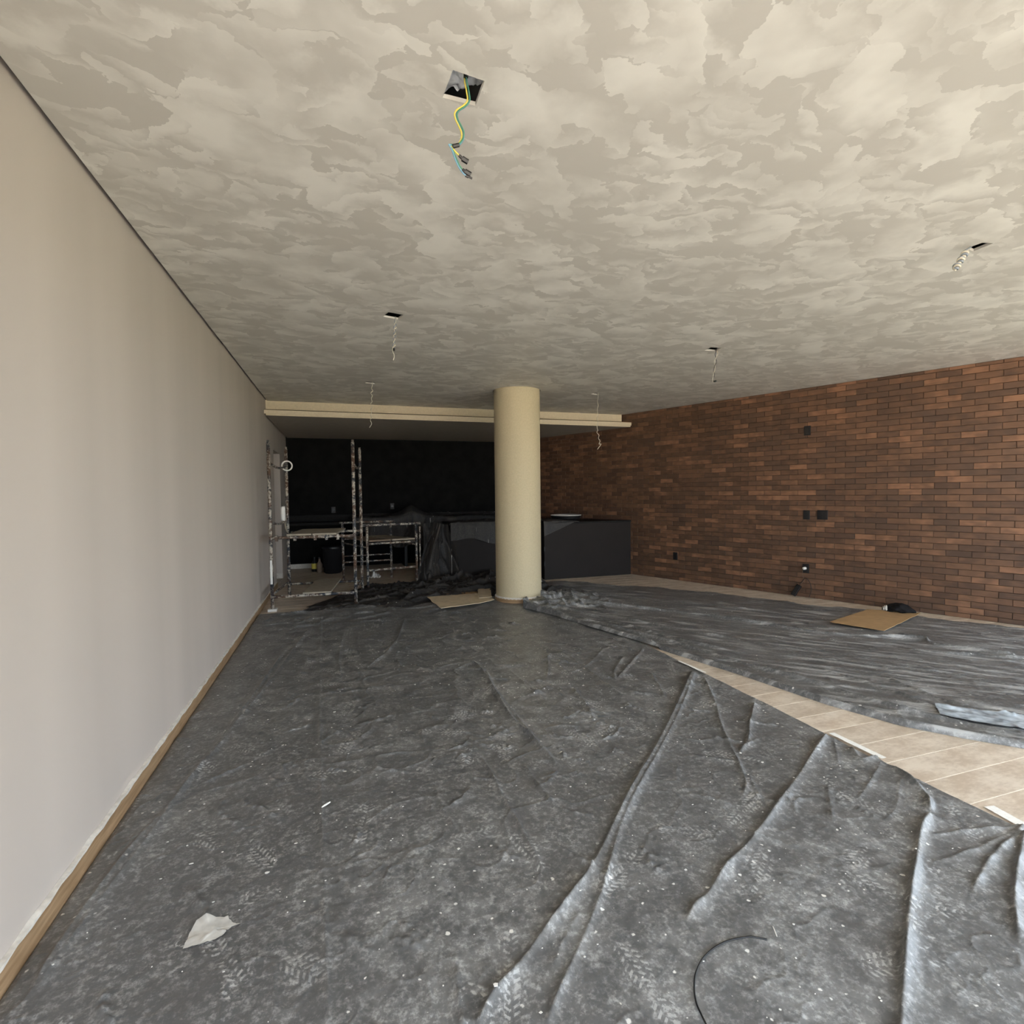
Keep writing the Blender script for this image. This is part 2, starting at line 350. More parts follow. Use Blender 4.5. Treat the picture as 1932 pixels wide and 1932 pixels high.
# brick wall: mortar backing, the nearest 300 bricks singly, the farther ones joined
TH = .016
bk = MB()
a0, a1 = brick_at(S_FAR-.4, 0, -TH+.004), brick_at(S_NEAR, 0, -TH+.004); b0, b1 = brick_at(S_FAR-.4, 0, -.2), brick_at(S_NEAR, 0, -.2)
bk.prism([a0, b0, b1, a1] if np.cross((b0-a0)[:2], (a1-a0)[:2]) < 0 else [a0, a1, b1, b0], 0, H+.3)
wr = bk.build('wall_right', M['joint']); tag(wr, 'brown brick-clad wall running along the right side', 'wall', kind='structure')
COURSE, BL, JT = .067, .2173, .0035
def brick_mesh(L, hh, d, joined=None, at=None):
    e = .0025; x0, x1 = 0, L; z0, z1 = 0, hh
    v = [(x0, -TH, z0), (x1, -TH, z0), (x1, -TH, z1), (x0, -TH, z1),
         (x0, d-e, z0), (x1, d-e, z0), (x1, d-e, z1), (x0, d-e, z1),
         (x0+e, d, z0+e), (x1-e, d, z0+e), (x1-e, d, z1-e), (x0+e, d, z1-e)]
    f = [(0, 1, 5, 4), (1, 2, 6, 5), (2, 3, 7, 6), (3, 0, 4, 7), (4, 5, 9, 8), (5, 6, 10, 9), (6, 7, 11, 10), (7, 4, 8, 11), (8, 9, 10, 11)]
    return v, f
plates_s = []
rowz0 = 1.6595 - 24*COURSE - COURSE; bricks = []
flip = np.cross(BD[:2], BN[:2]) < 0
k = 0; zr = rowz0
while zr < H - .002:
    za, zb = max(zr, 0.) + JT/2, min(zr+COURSE, H-.001) - JT/2
    par = round((zr - 1.6595)/COURSE) % 2
    if zb - za > .006:
        s = 2.213 + (BL/2 if par else 0) - math.ceil((2.213 - S_FAR)/BL + 1)*BL
        while s < S_NEAR:
            sa, sb = max(s, S_FAR-.02)+JT/2, min(s+BL, S_NEAR)-JT/2
            if sb - sa > .01: bricks.append((sa, sb, za, zb))
            s += BL
    zr += COURSE
def seen_size(b):
    q = brick_at((b[0]+b[1])/2, (b[2]+b[3])/2) - CP; dz = q @ CF
    px = 966 + F*(q @ CR)/dz; py = 966 - F*(q @ CU)/dz
    if px > 1950 or px < 1010 or dz < .1: return 0
    return (b[3]-b[2])*(b[1]-b[0])/dz**2*abs((q/np.linalg.norm(q)) @ BN)
bricks.sort(key=lambda b: -seen_size(b))
mats = Matrix(((BD[0], BN[0], 0, 0), (BD[1], BN[1], 0, 0), (0, 0, 1, 0), (0, 0, 0, 1)))
cache = {}
for i, (sa, sb, za, zb) in enumerate(bricks[:300]):
    d = round(rng.choice([-.0015, -.0007, 0., .0007, .0015]), 4); key = (round(sb-sa, 3), round(zb-za, 3), d)
    if key not in cache:
        v, f = brick_mesh(sb-sa, zb-za, d); me = bpy.data.meshes.new('brick'); me.from_pydata(v, [], f if not flip else [q[::-1] for q in f]); me.update(); me.materials.append(M['brick']); cache[key] = me
    o = bpy.data.objects.new('brick', cache[key]); link(o, wr); q = brick_at(sa, za); mm = mats.copy(); mm.translation = Vector(q); o.matrix_world = mm
rest = MB()
for sa, sb, za, zb in bricks[300:]:
    v, f = brick_mesh(sb-sa, zb-za, float(rng.uniform(-.0015, .0015))); q = brick_at(sa, za)
    rest.add([q + BD*a + BN*b + np.array([0, 0, c]) for a, b, c in v], f if not flip else [t[::-1] for t in f])
o = rest.build('brickwork', M['brick'], wr); o['kind'] = 'stuff'

# ceiling: a board with real openings, a shadow gap at the left wall and around the column
COLC = np.array([3.036, 6.183]) + .295*(np.array([3.036, 6.183])-CP[:2])/np.linalg.norm(np.array([3.036, 6.183])-CP[:2]); COLR = .295
def sq(c, s, rot): return [(c[0]+s*math.cos(rot+math.pi/4+i*math.pi/2), c[1]+s*math.sin(rot+math.pi/4+i*math.pi/2)) for i in range(4)]
hole_px = {'h1': (875, 165), 'h2': (742, 596), 'h3': (699, 722), 'h4': (1345, 659), 'h5': (1125, 743), 'h6': (1846, 466)}
hc = {k: on(*p, H)[:2] for k, p in hole_px.items()}
holes = {'h1': [on(*q, H)[:2] for q in ((854.5, 132), (914.3, 153), (897.2, 199.6), (835, 184))],
         'h2': sq(hc['h2'], .082, .25), 'h3': sq(hc['h3'], .075, .1), 'h4': sq(hc['h4'], .078, -.1), 'h5': sq(hc['h5'], .075, .2),
         'h6': [on(*q, H)[:2] for q in ((1822, 469), (1853, 458), (1874, 459), (1837, 474))]}
cu = bpy.data.curves.new('ceiling', 'CURVE'); cu.dimensions = '2D'; cu.fill_mode = 'BOTH'; cu.extrude = .007
def ring(pts):
    sp = cu.splines.new('POLY'); sp.points.add(len(pts)-1); sp.use_cyclic_u = True
    for q, a in zip(sp.points, pts): q.co = (float(a[0]), float(a[1]), 0, 1)
YU, YL = 7.985, 7.80      # upper and lower fascia of the lowered ceiling
s_u = (YU+.02 - BP[1])/BD[1]
ring([(.022, Y_FRONT-.3), (xb_near+.6, Y_FRONT-.3), (xb_near+.6, yb_near-.3), brick_at(S_NEAR)[:2] - BN[:2]*.01, brick_at(s_u)[:2]-BN[:2]*.002, (.022, YU+.02)])
for hh in holes.values(): ring(hh)
ring([(COLC[0]+(COLR+.012)*math.cos(2*math.pi*i/48), COLC[1]+(COLR+.012)*math.sin(2*math.pi*i/48)) for i in range(48)])
tmp = bpy.data.objects.new('tmp', cu); COL.objects.link(tmp); dg = bpy.context.evaluated_depsgraph_get()
me = bpy.data.meshes.new_from_object(tmp.evaluated_get(dg)); bpy.data.objects.remove(tmp)
me.transform(Matrix.Translation((0, 0, H+.007))); me.materials.clear(); me.materials.append(M['ceiling'])
for q in me.polygons: q.use_smooth = False
ceil = link(bpy.data.objects.new('ceiling', me)); tag(ceil, 'pale trowelled plaster ceiling with cut openings and hanging wires', 'ceiling', kind='structure')
tag(MB().box((-.16, Y_FRONT-.5, H+.20), (xb_near+.8, Y_BACK+.3, H+.35)).build('ceiling_slab', M['slab']), 'raw concrete slab glimpsed through the ceiling openings', 'slab', kind='structure')
tag(MB().box((.0005, Y_FRONT-.3, H+.03), (.024, YU+.3, H+.05)).build('trim_1', M['gap']), 'dark shadow gap between grey wall and ceiling', 'trim', kind='structure')
# lowered ceiling over the bar: two-step fascia
def xr(y, out=0.): s = (y-BP[1])/BD[1]; return float((BP+BD*s+BN*out)[0])
sf = empty('ceiling_soffit', (2.8, YL, SOFF)); tag(sf, 'lowered ceiling over the bar with a two-step cream fascia', 'ceiling', kind='structure')
MB().prism([(.0, YU), (xr(YU, .003), YU), (xr(YU+.06, .003), YU+.06), (.0, YU+.06)], 2.586, H+.012).build('upper_fascia', M['cornice'], sf)
MB().prism([(.0, YU+.055), (xr(YU+.055, .003), YU+.055), (xr(YU+.10, .003), YU+.10), (.0, YU+.10)], SOFF+.07, 2.66).build('shade_groove_back', M['soffit'], sf)  # greyer back of a groove added to make the dark line of shade
MB().prism([(.0, YL), (xr(YL, .003), YL), (xr(YU+.02, .003), YU+.02), (.0, YU+.02)], SOFF+.022, SOFF+.072).build('lower_fascia', M['cornice'], sf)
MB().prism([(.02, YL+.012), (xr(YL+.012, .02), YL+.012), (xr(YL+.16, .02), YL+.16), (.02, YL+.16)], SOFF, SOFF+.024).build('drip_edge', M['cornice'], sf)
MB().prism([(.02, YL+.014), (xr(YL+.014, .004), YL+.014), (xr(Y_BACK-.01, .004), Y_BACK-.01), (.02, Y_BACK-.01)], SOFF-.001, SOFF+.021).build('soffit_board', M['soffit'], sf)

# round column
co = empty('column', (COLC[0], COLC[1], 0)); tag(co, 'thick round cream column standing in the middle of the room', 'column', kind='structure')
o = MB().lathe([(COLR, .082), (COLR, H+.1)], (COLC[0], COLC[1], 0), 96).build('shaft', M['cream'], co); smooth_by_angle(o)
o = MB().lathe([(COLR+.016, 0), (COLR+.016, .066), (COLR+.010, .073), (COLR-.01, .073)], (COLC[0], COLC[1], 0), 96).build('base_ring', M['oak'], co); smooth_by_angle(o); o['label'] = 'brown ring of wooden baseboard at the foot'
n = 180; v = []; fcs = []
for i in range(n):
    w = 2*math.pi*i/n; zl = .069 + .007*math.sin(i*.9)*math.sin(i*2.3+1)
    for r_, z_ in ((COLR+.001, .088), (COLR+.013, .078), (COLR+.0175, zl)): v.append((COLC[0]+r_*math.cos(w), COLC[1]+r_*math.sin(w), z_))
for i in range(n):
    a, b = 3*i, 3*((i+1) % n); fcs += [(a, b, b+1, a+1), (a+1, b+1, b+2, a+2)]
mesh_obj('plaster_edge', v, fcs, M['plaster_edge'], co)

# ------------------------------------------------------------------ plastic sheets (heights over the floor)
def vnoise(x, y, seed=0):
    xi = np.floor(x).astype(np.int64); yi = np.floor(y).astype(np.int64); fx = x-xi; fy = y-yi
    def hsh(a, b):
        h_ = (a*374761393 + b*668265263 + seed*982451653) & 0xffffffff; h_ = ((h_ ^ (h_ >> 13))*1274126177) & 0xffffffff
        return ((h_ ^ (h_ >> 16)) & 0xffff)/65535.
    sx = fx*fx*fx*(fx*(fx*6-15)+10); sy = fy*fy*fy*(fy*(fy*6-15)+10)
    return (hsh(xi, yi)*(1-sx)+hsh(xi+1, yi)*sx)*(1-sy) + (hsh(xi, yi+1)*(1-sx)+hsh(xi+1, yi+1)*sx)*sy
def fbm(x, y, o=4, seed=0, g_=.5):
    r_ = np.zeros_like(x); a = 1.; t_ = 0.
    for i in range(o): r_ += a*vnoise(x*2**i, y*2**i, seed+i); t_ += a; a *= g_
    return r_/t_
def ridged(x, y, seed=0, sharp=6.):
    return np.exp(-sharp*np.abs(fbm(x, y, 2, seed)-.5)*4)
def fold_h(X, Y, fold):
    pts = fold['p']; out_ = np.zeros_like(X); m = .14
    lo, hi = pts.min(0)-m, pts.max(0)+m; sel = (X > lo[0]) & (X < hi[0]) & (Y > lo[1]) & (Y < hi[1])
    if not sel.any(): return out_
    x, y = X[sel], Y[sel]; best = np.full(x.shape, 1e9); side = np.zeros_like(x); prm = np.zeros_like(x); n_ = len(pts)-1
    for i in range(n_):
        a, b = pts[i], pts[i+1]; d = b-a; L2 = max(d @ d, 1e-12); t_ = np.clip(((x-a[0])*d[0]+(y-a[1])*d[1])/L2, 0, 1)
        ex, ey = x-a[0]-t_*d[0], y-a[1]-t_*d[1]; q = ex*ex+ey*ey; u = q < best
        best[u] = q[u]; side[u] = (d[0]*ey-d[1]*ex)[u]; prm[u] = ((i+t_)/n_)[u]
    dist = np.sqrt(best); w = np.where(side > 0, fold['l'], fold['r']); w = np.maximum(np.minimum(w, .006+.42*w), .0105)
    f0, f1 = fold['fade']; env = np.clip(prm/max(f0, 1e-4), 0, 1)*np.clip((1-prm)/max(f1, 1e-4), 0, 1)
    env = env*env*(3-2*env)*(1+.35*np.sin(prm*23+pts[0, 0]*9))
    out_[sel] = .68*fold['h']*env*np.exp(-(dist/w)**(fold.get('e', 1.5)*.8)); return out_
def fold(px, h_, wl, wr_, fade=(.08, .25), e=1.5): return dict(p=np.array(spline([on(*q)[:2] for q in px], 6)), h=h_, l=wl, r=wr_, fade=fade, e=e)
FM = [
 fold([(1308,1268),(1285,1320),(1240,1410),(1190,1500),(1150,1580),(1108,1660),(1040,1750),(980,1830),(930,1892),(900,1945)], .030, .030, .008, (.02, .02)),
 fold([(1312,1270),(1290,1330),(1240,1430),(1192,1520),(1164,1590),(1140,1680),(1100,1780),(1060,1870),(1030,1945)], .018, .014, .014, (.02, .02)),
 fold([(1325,1274),(1350,1330),(1360,1370),(1385,1425),(1400,1460),(1408,1490),(1394,1520)], .018, .014, .020),
 fold([(1412,1466),(1430,1500),(1440,1530)], .010, .012, .012),
 fold([(1425,1327),(1415,1370),(1412,1400),(1394,1425)], .026, .028, .008),
 fold([(1390,1428),(1412,1410),(1437,1394)], .014, .012, .012, (.2, .3)),
 fold([(1562,1389),(1520,1450),(1480,1510),(1420,1590),(1375,1640),(1340,1690),(1310,1722),(1288,1755)], .030, .034, .008, (.02, .2)),
 fold([(1600,1410),(1625,1437),(1665,1440),(1720,1478),(1750,1510),(1756,1540)], .030, .010, .030, (.1, .05)),
 fold([(1756,1538),(1738,1575),(1727,1640),(1716,1720),(1709,1800),(1700,1940),(1696,2000)], .036, .042, .007, (.03, .02)),
 fold([(1932,1565),(1830,1572),(1740,1588)], .014, .018, .012, (.02, .3)),
 fold([(1932,1568),(1840,1608),(1745,1640)], .012, .018, .012, (.02, .35)),
 fold([(1938,1566),(1890,1605),(1860,1640),(1828,1702)], .020, .022, .010, (.02, .2)),
 fold([(1934,1580),(1920,1640),(1914,1710),(1925,1800)], .030, .035, .010, (.02, .2)),
 fold([(1665,1440),(1642,1480),(1615,1520)], .010, .014, .010),
 fold([(1572,1396),(1578,1420),(1582,1450)], .008, .010, .010),
 fold([(1560,1480),(1566,1520),(1572,1560)], .009, .012, .010, (.2, .2)),
 fold([(1490,1525),(1550,1555),(1640,1600),(1705,1640)], .006, .018, .014, (.2, .2)),
 fold([(1375,1645),(1440,1700),(1520,1760)], .006, .018, .014, (.1, .3)),
 fold([(1700,1470),(1690,1530),(1660,1560)], .006, .010, .014),
 fold([(606,1165),(603,1300),(605,1420),(607,1520),(612,1700),(620,1940)], .0075, .010, .007, (.01, .01)),
 fold([(880,1245),(905,1262),(925,1292),(960,1350),(1000,1392),(1030,1425),(1062,1458)], .022, .018, .012, (.1, .15)),
 fold([(915,1262),(935,1310),(975,1355),(1010,1400),(1050,1440)], .014, .012, .012, (.1, .2)),
 fold([(880,1400),(920,1450),(950,1510),(985,1570),(1012,1622),(1052,1682)], .012, .014, .010, (.1, .2)),
 fold([(985,1440),(1020,1490),(1060,1540)], .010, .012, .010, (.2, .25)),
 fold([(820,1490),(842,1535)], .008, .012, .010, (.3, .3)),
 fold([(766,1165),(742,1220),(684,1268)], .016, .020, .010, (.1, .2)),
 fold([(650,1190),(640,1240),(645,1290)], .008, .016, .012, (.2, .3)),
 fold([(590,1180),(500,1300),(440,1375),(395,1440)], .014, .022, .012, (.1, .25)),
 fold([(552,1208),(480,1312),(400,1420),(330,1512),(250,1602),(150,1732),(60,1872)], .016, .026, .012, (.05, .05)),
 fold([(470,1350),(380,1450),(320,1530),(240,1640)], .010, .020, .012, (.1, .2)),
 fold([(300,1560),(200,1690),(120,1800),(60,1890)], .010, .024, .014, (.1, .1)),
 fold([(855,1795),(862,1840),(866,1890),(876,1945)], .014, .020, .012, (.3, .02)),
 fold([(820,1500),(845,1545),(880,1600)], .006, .012, .010, (.3, .3)),
 fold([(1215,1225),(1190,1255),(1160,1288)], .016, .014, .010),
 fold([(1178,1240),(1160,1268),(1162,1292)], .014, .012, .010),
 fold([(1104,1262),(1140,1290),(1178,1318)], .014, .012, .014),
 fold([(1080,1300),(1105,1330),(1120,1360)], .012, .012, .014),
 fold([(1140,1225),(1110,1256),(1060,1280)], .010, .014, .012),
 fold([(1225,1270),(1245,1300),(1258,1330)], .012, .012, .014),
 fold([(1030,1225),(1035,1260),(1030,1290)], .010, .012, .014),
 fold([(960,1265),(1000,1300),(1030,1320)], .008, .012, .014),
 fold([(855,1380),(900,1390),(935,1396)], .008, .012, .012, (.2, .2)),
 fold([(920,1360),(945,1388),(985,1384)], .008, .012, .012, (.2, .2)),
 fold([(700,1300),(690,1310),(720,1330)], .008, .014, .012, (.2, .2)),
 fold([(1110,1700),(1060,1790),(1040,1850)], .008, .02, .02, (.3, .3)),
]
for _ in range(230):
    x_, y_ = rng.uniform(.3, 3.4), rng.uniform(1.6, 6.0); a_ = rng.choice([-.9, -.9, -1.2, .5, 2.0]) + rng.normal(0, .25); L_ = rng.uniform(.08, .34)
    b_ = rng.normal(0, .03); e_ = np.array([math.cos(a_), math.sin(a_)]); n_ = np.array([-e_[1], e_[0]]); c_ = np.array([x_, y_])
    w_ = rng.uniform(.010, .022); FM.append(dict(p=np.array(spline([c_-e_*L_/2, c_+n_*b_, c_+e_*L_/2], 5)), h=rng.uniform(.006, .016), l=w_*rng.uniform(.6, 1.4), r=w_*rng.uniform(.6, 1.4), fade=(.35, .35)))
XR = 3.545
def h_main(X, Y):
    near = np.clip((3.2-Y)/2.2, 0, 1)
    z = .006 + .006*fbm(X*2.1, Y*2.1, 3, 11) + .0035*fbm(X*11, Y*11, 3, 21)
    far = 1-near
    z += .008*far*ridged(X*4+.6*fbm(X*3, Y*3, 2, 5), Y*4, 31)*np.clip(fbm(X*2, Y*2, 2, 44)*2.4-.7, 0, 1)
    z += .0035*ridged(X*9, Y*9, 61)*np.clip(fbm(X*3, Y*3, 2, 74)*3-1.1, 0, 1)
    rear = np.clip((Y-5.5)/.9, 0, 1); z += rear*(.045*ridged(X*3.2, Y*4.5, 81, 4.)*fbm(X*2.5, Y*2.5, 2, 91) + .02*fbm(X*6, Y*6, 3, 95))
    for q in FM: z += fold_h(X, Y, q)
    e = np.minimum(np.minimum(XR+.03-X, X+.0), 7.2-Y); z *= np.clip(e/.03, .1, 1)
    return z
def grid_obj(name, X, Y, Z, mat):
    nr, nc = X.shape; me = bpy.data.meshes.new(name); nv = nr*nc
    me.vertices.add(nv); me.vertices.foreach_set('co', np.stack([X, Y, Z], -1).astype(np.float32).ravel())
    idx = np.arange(nv).reshape(nr, nc); q = np.stack([idx[:-1, :-1], idx[:-1, 1:], idx[1:, 1:], idx[1:, :-1]], -1).reshape(-1, 4)
    a, b, c_ = [np.array([X.ravel()[q[0, k]], Y.ravel()[q[0, k]]]) for k in range(3)]
    if np.cross(b-a, c_-a) < 0: q = q[:, ::-1]
    nf = len(q); me.loops.add(nf*4); me.polygons.add(nf)
    me.loops.foreach_set('vertex_index', q.astype(np.int32).ravel())
    me.polygons.foreach_set('loop_start', np.arange(0, nf*4, 4, dtype=np.int32)); me.polygons.foreach_set('loop_total', np.full(nf, 4, dtype=np.int32))
    me.polygons.foreach_set('use_smooth', np.ones(nf, dtype=bool)); me.update(calc_edges=True); me.validate(); me.materials.append(mat)
    return link(bpy.data.objects.new(name, me))
rows = np.concatenate([np.linspace(-.6, .75, 30)[:-1], np.arange(.75, 3.0, .005), np.arange(3.0, 5.2, .010), np.linspace(5.2, 6.78, 100)])
cols = np.linspace(0, 1, 720)
rear_y = lambda t_: 6.62 + .10*np.sin(t_*9) + .06*np.sin(t_*23+1)
Yg = np.repeat(rows[:, None], len(cols), 1)
Yg = np.where(Yg > 5.2, 5.2 + (Yg-5.2)*(rear_y(cols)[None]-5.2)/1.58, Yg)
edge = XR + .018*np.sin(rows*2.3) + .012*vnoise(rows*3, rows*0, 3) + np.where(rows > 4.9, -.25*(rows-4.9)**1.5*0, 0)
Xg = .016 + cols[None]*(edge[:, None]-.016)
mt = grid_obj('plastic_sheet', Xg, Yg, h_main(Xg, Yg), M['tarp'])
tag(mt, 'large creased black plastic sheet with footprints covering the floor by the grey wall', 'sheet')

NEARP = [(985, 1150), (1040, 1163), (1100, 1182), (1210, 1215), (1400, 1275), (1560, 1330), (1700, 1370), (1820, 1394), (1932, 1413), (2100, 1440), (2300, 1470)]
FARP = [(985, 1118), (1020, 1097), (1060, 1097), (1150, 1104), (1250, 1110), (1420, 1127), (1500, 1139), (1640, 1153), (1740, 1165), (1932, 1187), (2100, 1207), (2300, 1231)]
FS = [
 fold([(1000,1152),(1200,1198),(1400,1255),(1560,1300),(1700,1345),(1932,1392)], 0.042, .03, .022, (.05, .05)),
 fold([(1010,1132),(1200,1150),(1350,1166),(1540,1196),(1730,1208),(1762,1218),(1932,1246)], 0.048, .012, .035, (.05, .02)),
 fold([(1690,1226),(1800,1236),(1932,1247),(2050,1260)], 0.029, .02, .012, (.2, .02)),
 fold([(1660,1275),(1720,1300),(1800,1330),(1932,1360)], 0.019, .02, .012, (.2, .05)),
 fold([(1010,1145),(1150,1175),(1300,1215),(1460,1245)], 0.035, .02, .02, (.05, .3)),
 fold([(1100,1150),(1250,1185),(1400,1210),(1560,1250)], 0.022, .02, .02, (.1, .3)),
 fold([(1540,1262),(1660,1300),(1760,1335),(1860,1352)], 0.026, .02, .02, (.1, .3)),
 fold([(1880,1292),(1800,1275),(1700,1262)], 0.016, .02, .012, (.1, .3)),
 fold([(1030,1120),(1200,1130),(1400,1150),(1560,1172)], 0.019, .02, .02, (.1, .3)),
]
ca_, sa_ = math.cos(BA+.30), math.sin(BA+.30)
def h_side(X, Y):
    al, ac = X*ca_+Y*sa_, -X*sa_+Y*ca_
    z = .008 + .006*fbm(X*2.2, Y*2.2, 3, 111) + .014*ridged(al*.9, ac*5, 131)*fbm(X*1.7, Y*1.7, 2, 141) + .006*ridged(al*2.5, ac*11, 151)
    bun = np.clip(1-np.hypot(X-3.45, Y-6.2)/1.0, 0, 1); z += bun**1.2*(.10*ridged(X*5, Y*5, 161, 4.)+.06*fbm(X*9, Y*9, 3, 171))
    z += .010*fbm(X*8, Y*8, 2, 191)*np.clip(1.6-np.hypot(X-3.6, Y-6.4), 0, 1)
    for q in FS: z += fold_h(X, Y, q)
    return z
pxs = np.concatenate([np.linspace(985, 1200, 130)[:-1], np.linspace(1200, 1960, 300)[:-1], np.linspace(1960, 2300, 40)])
nearf = np.array([on(x_, np.interp(x_, *zip(*NEARP)))[:2] for x_ in pxs]); farf = np.array([on(x_, np.interp(x_, *zip(*FARP)) + 1.0*math.sin(x_*.05)+.8*math.sin(x_*.13))[:2] for x_ in pxs])
kk = np.exp(-np.arange(-6, 7)**2/18.); kk /= kk.sum()
sm = lambda a: np.stack([np.convolve(np.pad(a[:, k], 6, 'edge'), kk, 'valid') for k in range(2)], -1)
nearf, farf = sm(nearf), sm(farf)
tt = np.linspace(0, 1, 300)**1.25
Xs = nearf[None, :, 0]*(1-tt[:, None]) + farf[None, :, 0]*tt[:, None]; Ys = nearf[None, :, 1]*(1-tt[:, None]) + farf[None, :, 1]*tt[:, None]
lim = np.array([xr(a, .03) for a in Ys.ravel()]).reshape(Ys.shape); Xs = np.minimum(Xs, lim)
dn = np.hypot(Xs-nearf[None, :, 0], Ys-nearf[None, :, 1]); df = np.hypot(Xs-farf[None, :, 0], Ys-farf[None, :, 1])
Zs = h_side(Xs, Ys); base = np.where(Xs < XR+.05, .02, 0)
Zs = (Zs + .026*np.exp(-((dn-.03)/.022)**2))*np.clip(dn/.012, .05, 1)*np.clip(df/.02, .2, 1) + base
ot = grid_obj('plastic_sheet', Xs, Ys, Zs, M['tarp_side'])
tag(ot, 'black plastic sheet spread along the foot of the brick wall', 'sheet')
def tarp_z(x, y, which='main'): return float((h_main if which == 'main' else h_side)(np.array([float(x)]), np.array([float(y)]))[0])

# crumpled heap behind the column and under the low scaffold
ny, nx = 190, 330; u_, w_ = np.meshgrid(np.linspace(0, 1, nx), np.linspace(0, 1, ny))
Xc = .55 + u_*3.36; Yc_ = 6.55 + w_*1.72 + .10*np.sin(u_*11) + .12*np.clip(u_-.55, 0, 1)*0
Yc_ = np.where(u_ < .25, 6.60 + w_*(.35+u_*5.4), Yc_)
Xc += .07*np.sin(w_*9+1)
zc = .01 + .16*ridged(Xc*3.1, Yc_*3.3, 201, 3.5)*fbm(Xc*2, Yc_*2, 2, 211) + .07*ridged(Xc*7, Yc_*7, 221, 4)*fbm(Xc*3, Yc_*3, 2, 231) + .03*fbm(Xc*12, Yc_*12, 3, 241)
edge_c = np.minimum(np.minimum(u_, 1-u_)*3.5, np.minimum(w_, 1-w_)*1.7); zc = zc*np.clip(edge_c/.12, 0, 1)**.8*np.clip(.35+u_*1.4, 0, 1) + .012
zc += .10*np.exp(-((Yc_-8.15)/.16)**2)*np.clip((u_-.35)*4, 0, 1)*np.clip((1-u_)*8, 0, 1)*fbm(Xc*5, Yc_*5, 2, 251)
zc *= np.clip((np.hypot(Xc-COLC[0], Yc_-COLC[1])-.33)/.15, .1, 1)
kx = np.exp(-(((Xc-2.38)/.52)**4 + ((Yc_-6.50)/.38)**4)); zc = zc*(1-.93*np.clip(kx*1.3, 0, 1))
o = grid_obj('plastic_sheet', Xc, Yc_, zc, M['tarp_dark']); tag(o, 'crumpled black plastic sheet heaped between the scaffolds and the bar', 'sheet')

# floor planks: all that are not wholly under the sheets
PW, PL, PJ = .1875, 1.2, .0048
def covered(x, y):
    if .03 < x < XR-.05 and -.5 < y < 6.4: return True
    if x > XR and y > 1.0:
        c_ = [np.interp(y, nearf[::-1, 1], nearf[::-1, 0]) + .05, np.interp(y, farf[::-1, 1], farf[::-1, 0]) - .08]
        if y < nearf[:, 1].max() and c_[0] < x < c_[1]: return True
    return False
k = 0; y0 = 1.547 - PW*18
plank_cache = {}
for r_ in range(100):
    ya = y0 + PW*r_
    if ya > Y_BACK: break
    if ya + PW < -.6: continue
    off = [-.10, .04, -.16, -.04][r_ % 4]
    x = off - 1.2*2 + 3.46 - 2.4
    while x < 9:
        xa, xb = max(x, .002), min(x+PL, xr(ya+PW/2, 0)+.03 if ya > 2.4 else xb_near+.4); x += PL
        yb2 = min(ya+PW, Y_BACK)
        if xb - xa < .05: continue
        if all(covered(a, b) for a in np.linspace(xa, xb, 7) for b in (ya, yb2)): continue
        key = (round(xb-xa, 4), round(yb2-ya, 4))
        if key not in plank_cache:
            o_ = MB().box((PJ/2, PJ/2, -.006), (key[0]-PJ/2, key[1]-PJ/2, 0)); me = bpy.data.meshes.new('plank'); me.from_pydata(o_.v, [], o_.f); me.update(); me.materials.append(M['plank']); plank_cache[key] = me
        o = bpy.data.objects.new('plank', plank_cache[key]); link(o, floor); o.location = (xa, ya, 0)
hf = MB().box((-1.4, D0-.4, -.006), (-.001, D1, 0)).build('plank', M['plank'], floor)

# ------------------------------------------------------------------ bar counters
bc = empty('bar_counter', (4.8, 8.2, 0)); tag(bc, 'dark laminate bar counter meeting the brick wall', 'counter')
CT = .916
XC = 4.03
o = MB().prism([(XC, 7.82), (xr(7.82, .004), 7.82), (xr(8.56, .004), 8.56), (XC, 8.56)], 0, CT-.028).build('front_panel', M['counter'], bc)
o = MB().prism([(2.62, 8.36), (XC-.003, 8.36), (XC-.003, 8.95), (2.62, 8.95)], 0, CT-.028).build('low_front_panel', M['counter'], bc)
o = MB().prism([(XC-.01, 7.805), (xr(7.805, .004), 7.805), (xr(8.60, .004), 8.60), (XC-.01, 8.60)], CT-.028, CT).build('worktop', M['counter_top'], bc); bevel(o)
o = MB().prism([(2.60, 8.345), (XC-.012, 8.345), (XC-.012, 8.97), (2.60, 8.97)], CT-.028, CT).build('worktop', M['counter_top'], bc); bevel(o)
for hz in (.22, .46): MB().box((XC-.006, 7.812, hz), (XC+.006, 7.822, hz+.07)).build('hinge_slot', M['black'], bc)
kc = empty('back_counter', (2.3, 10.5, 0)); tag(kc, 'black counter along the black back wall under the draped sheet', 'counter')
MB().prism([(.02, 10.14), (xr(10.14, .01), 10.14), (xr(Y_BACK, .01), Y_BACK-.003), (.02, Y_BACK-.003)], .85, .89).build('worktop', M['counter_top'], kc)
MB().box((.02, Y_BACK-.05, .892), (xr(Y_BACK, .02), Y_BACK-.004, 1.01)).build('backsplash', M['counter_top'], kc)
for xx in (.95, 2.1, 3.3): MB().box((xx, 10.2, 0), (xx+.05, Y_BACK-.06, .85)).build('support_panel', M['black'], kc)

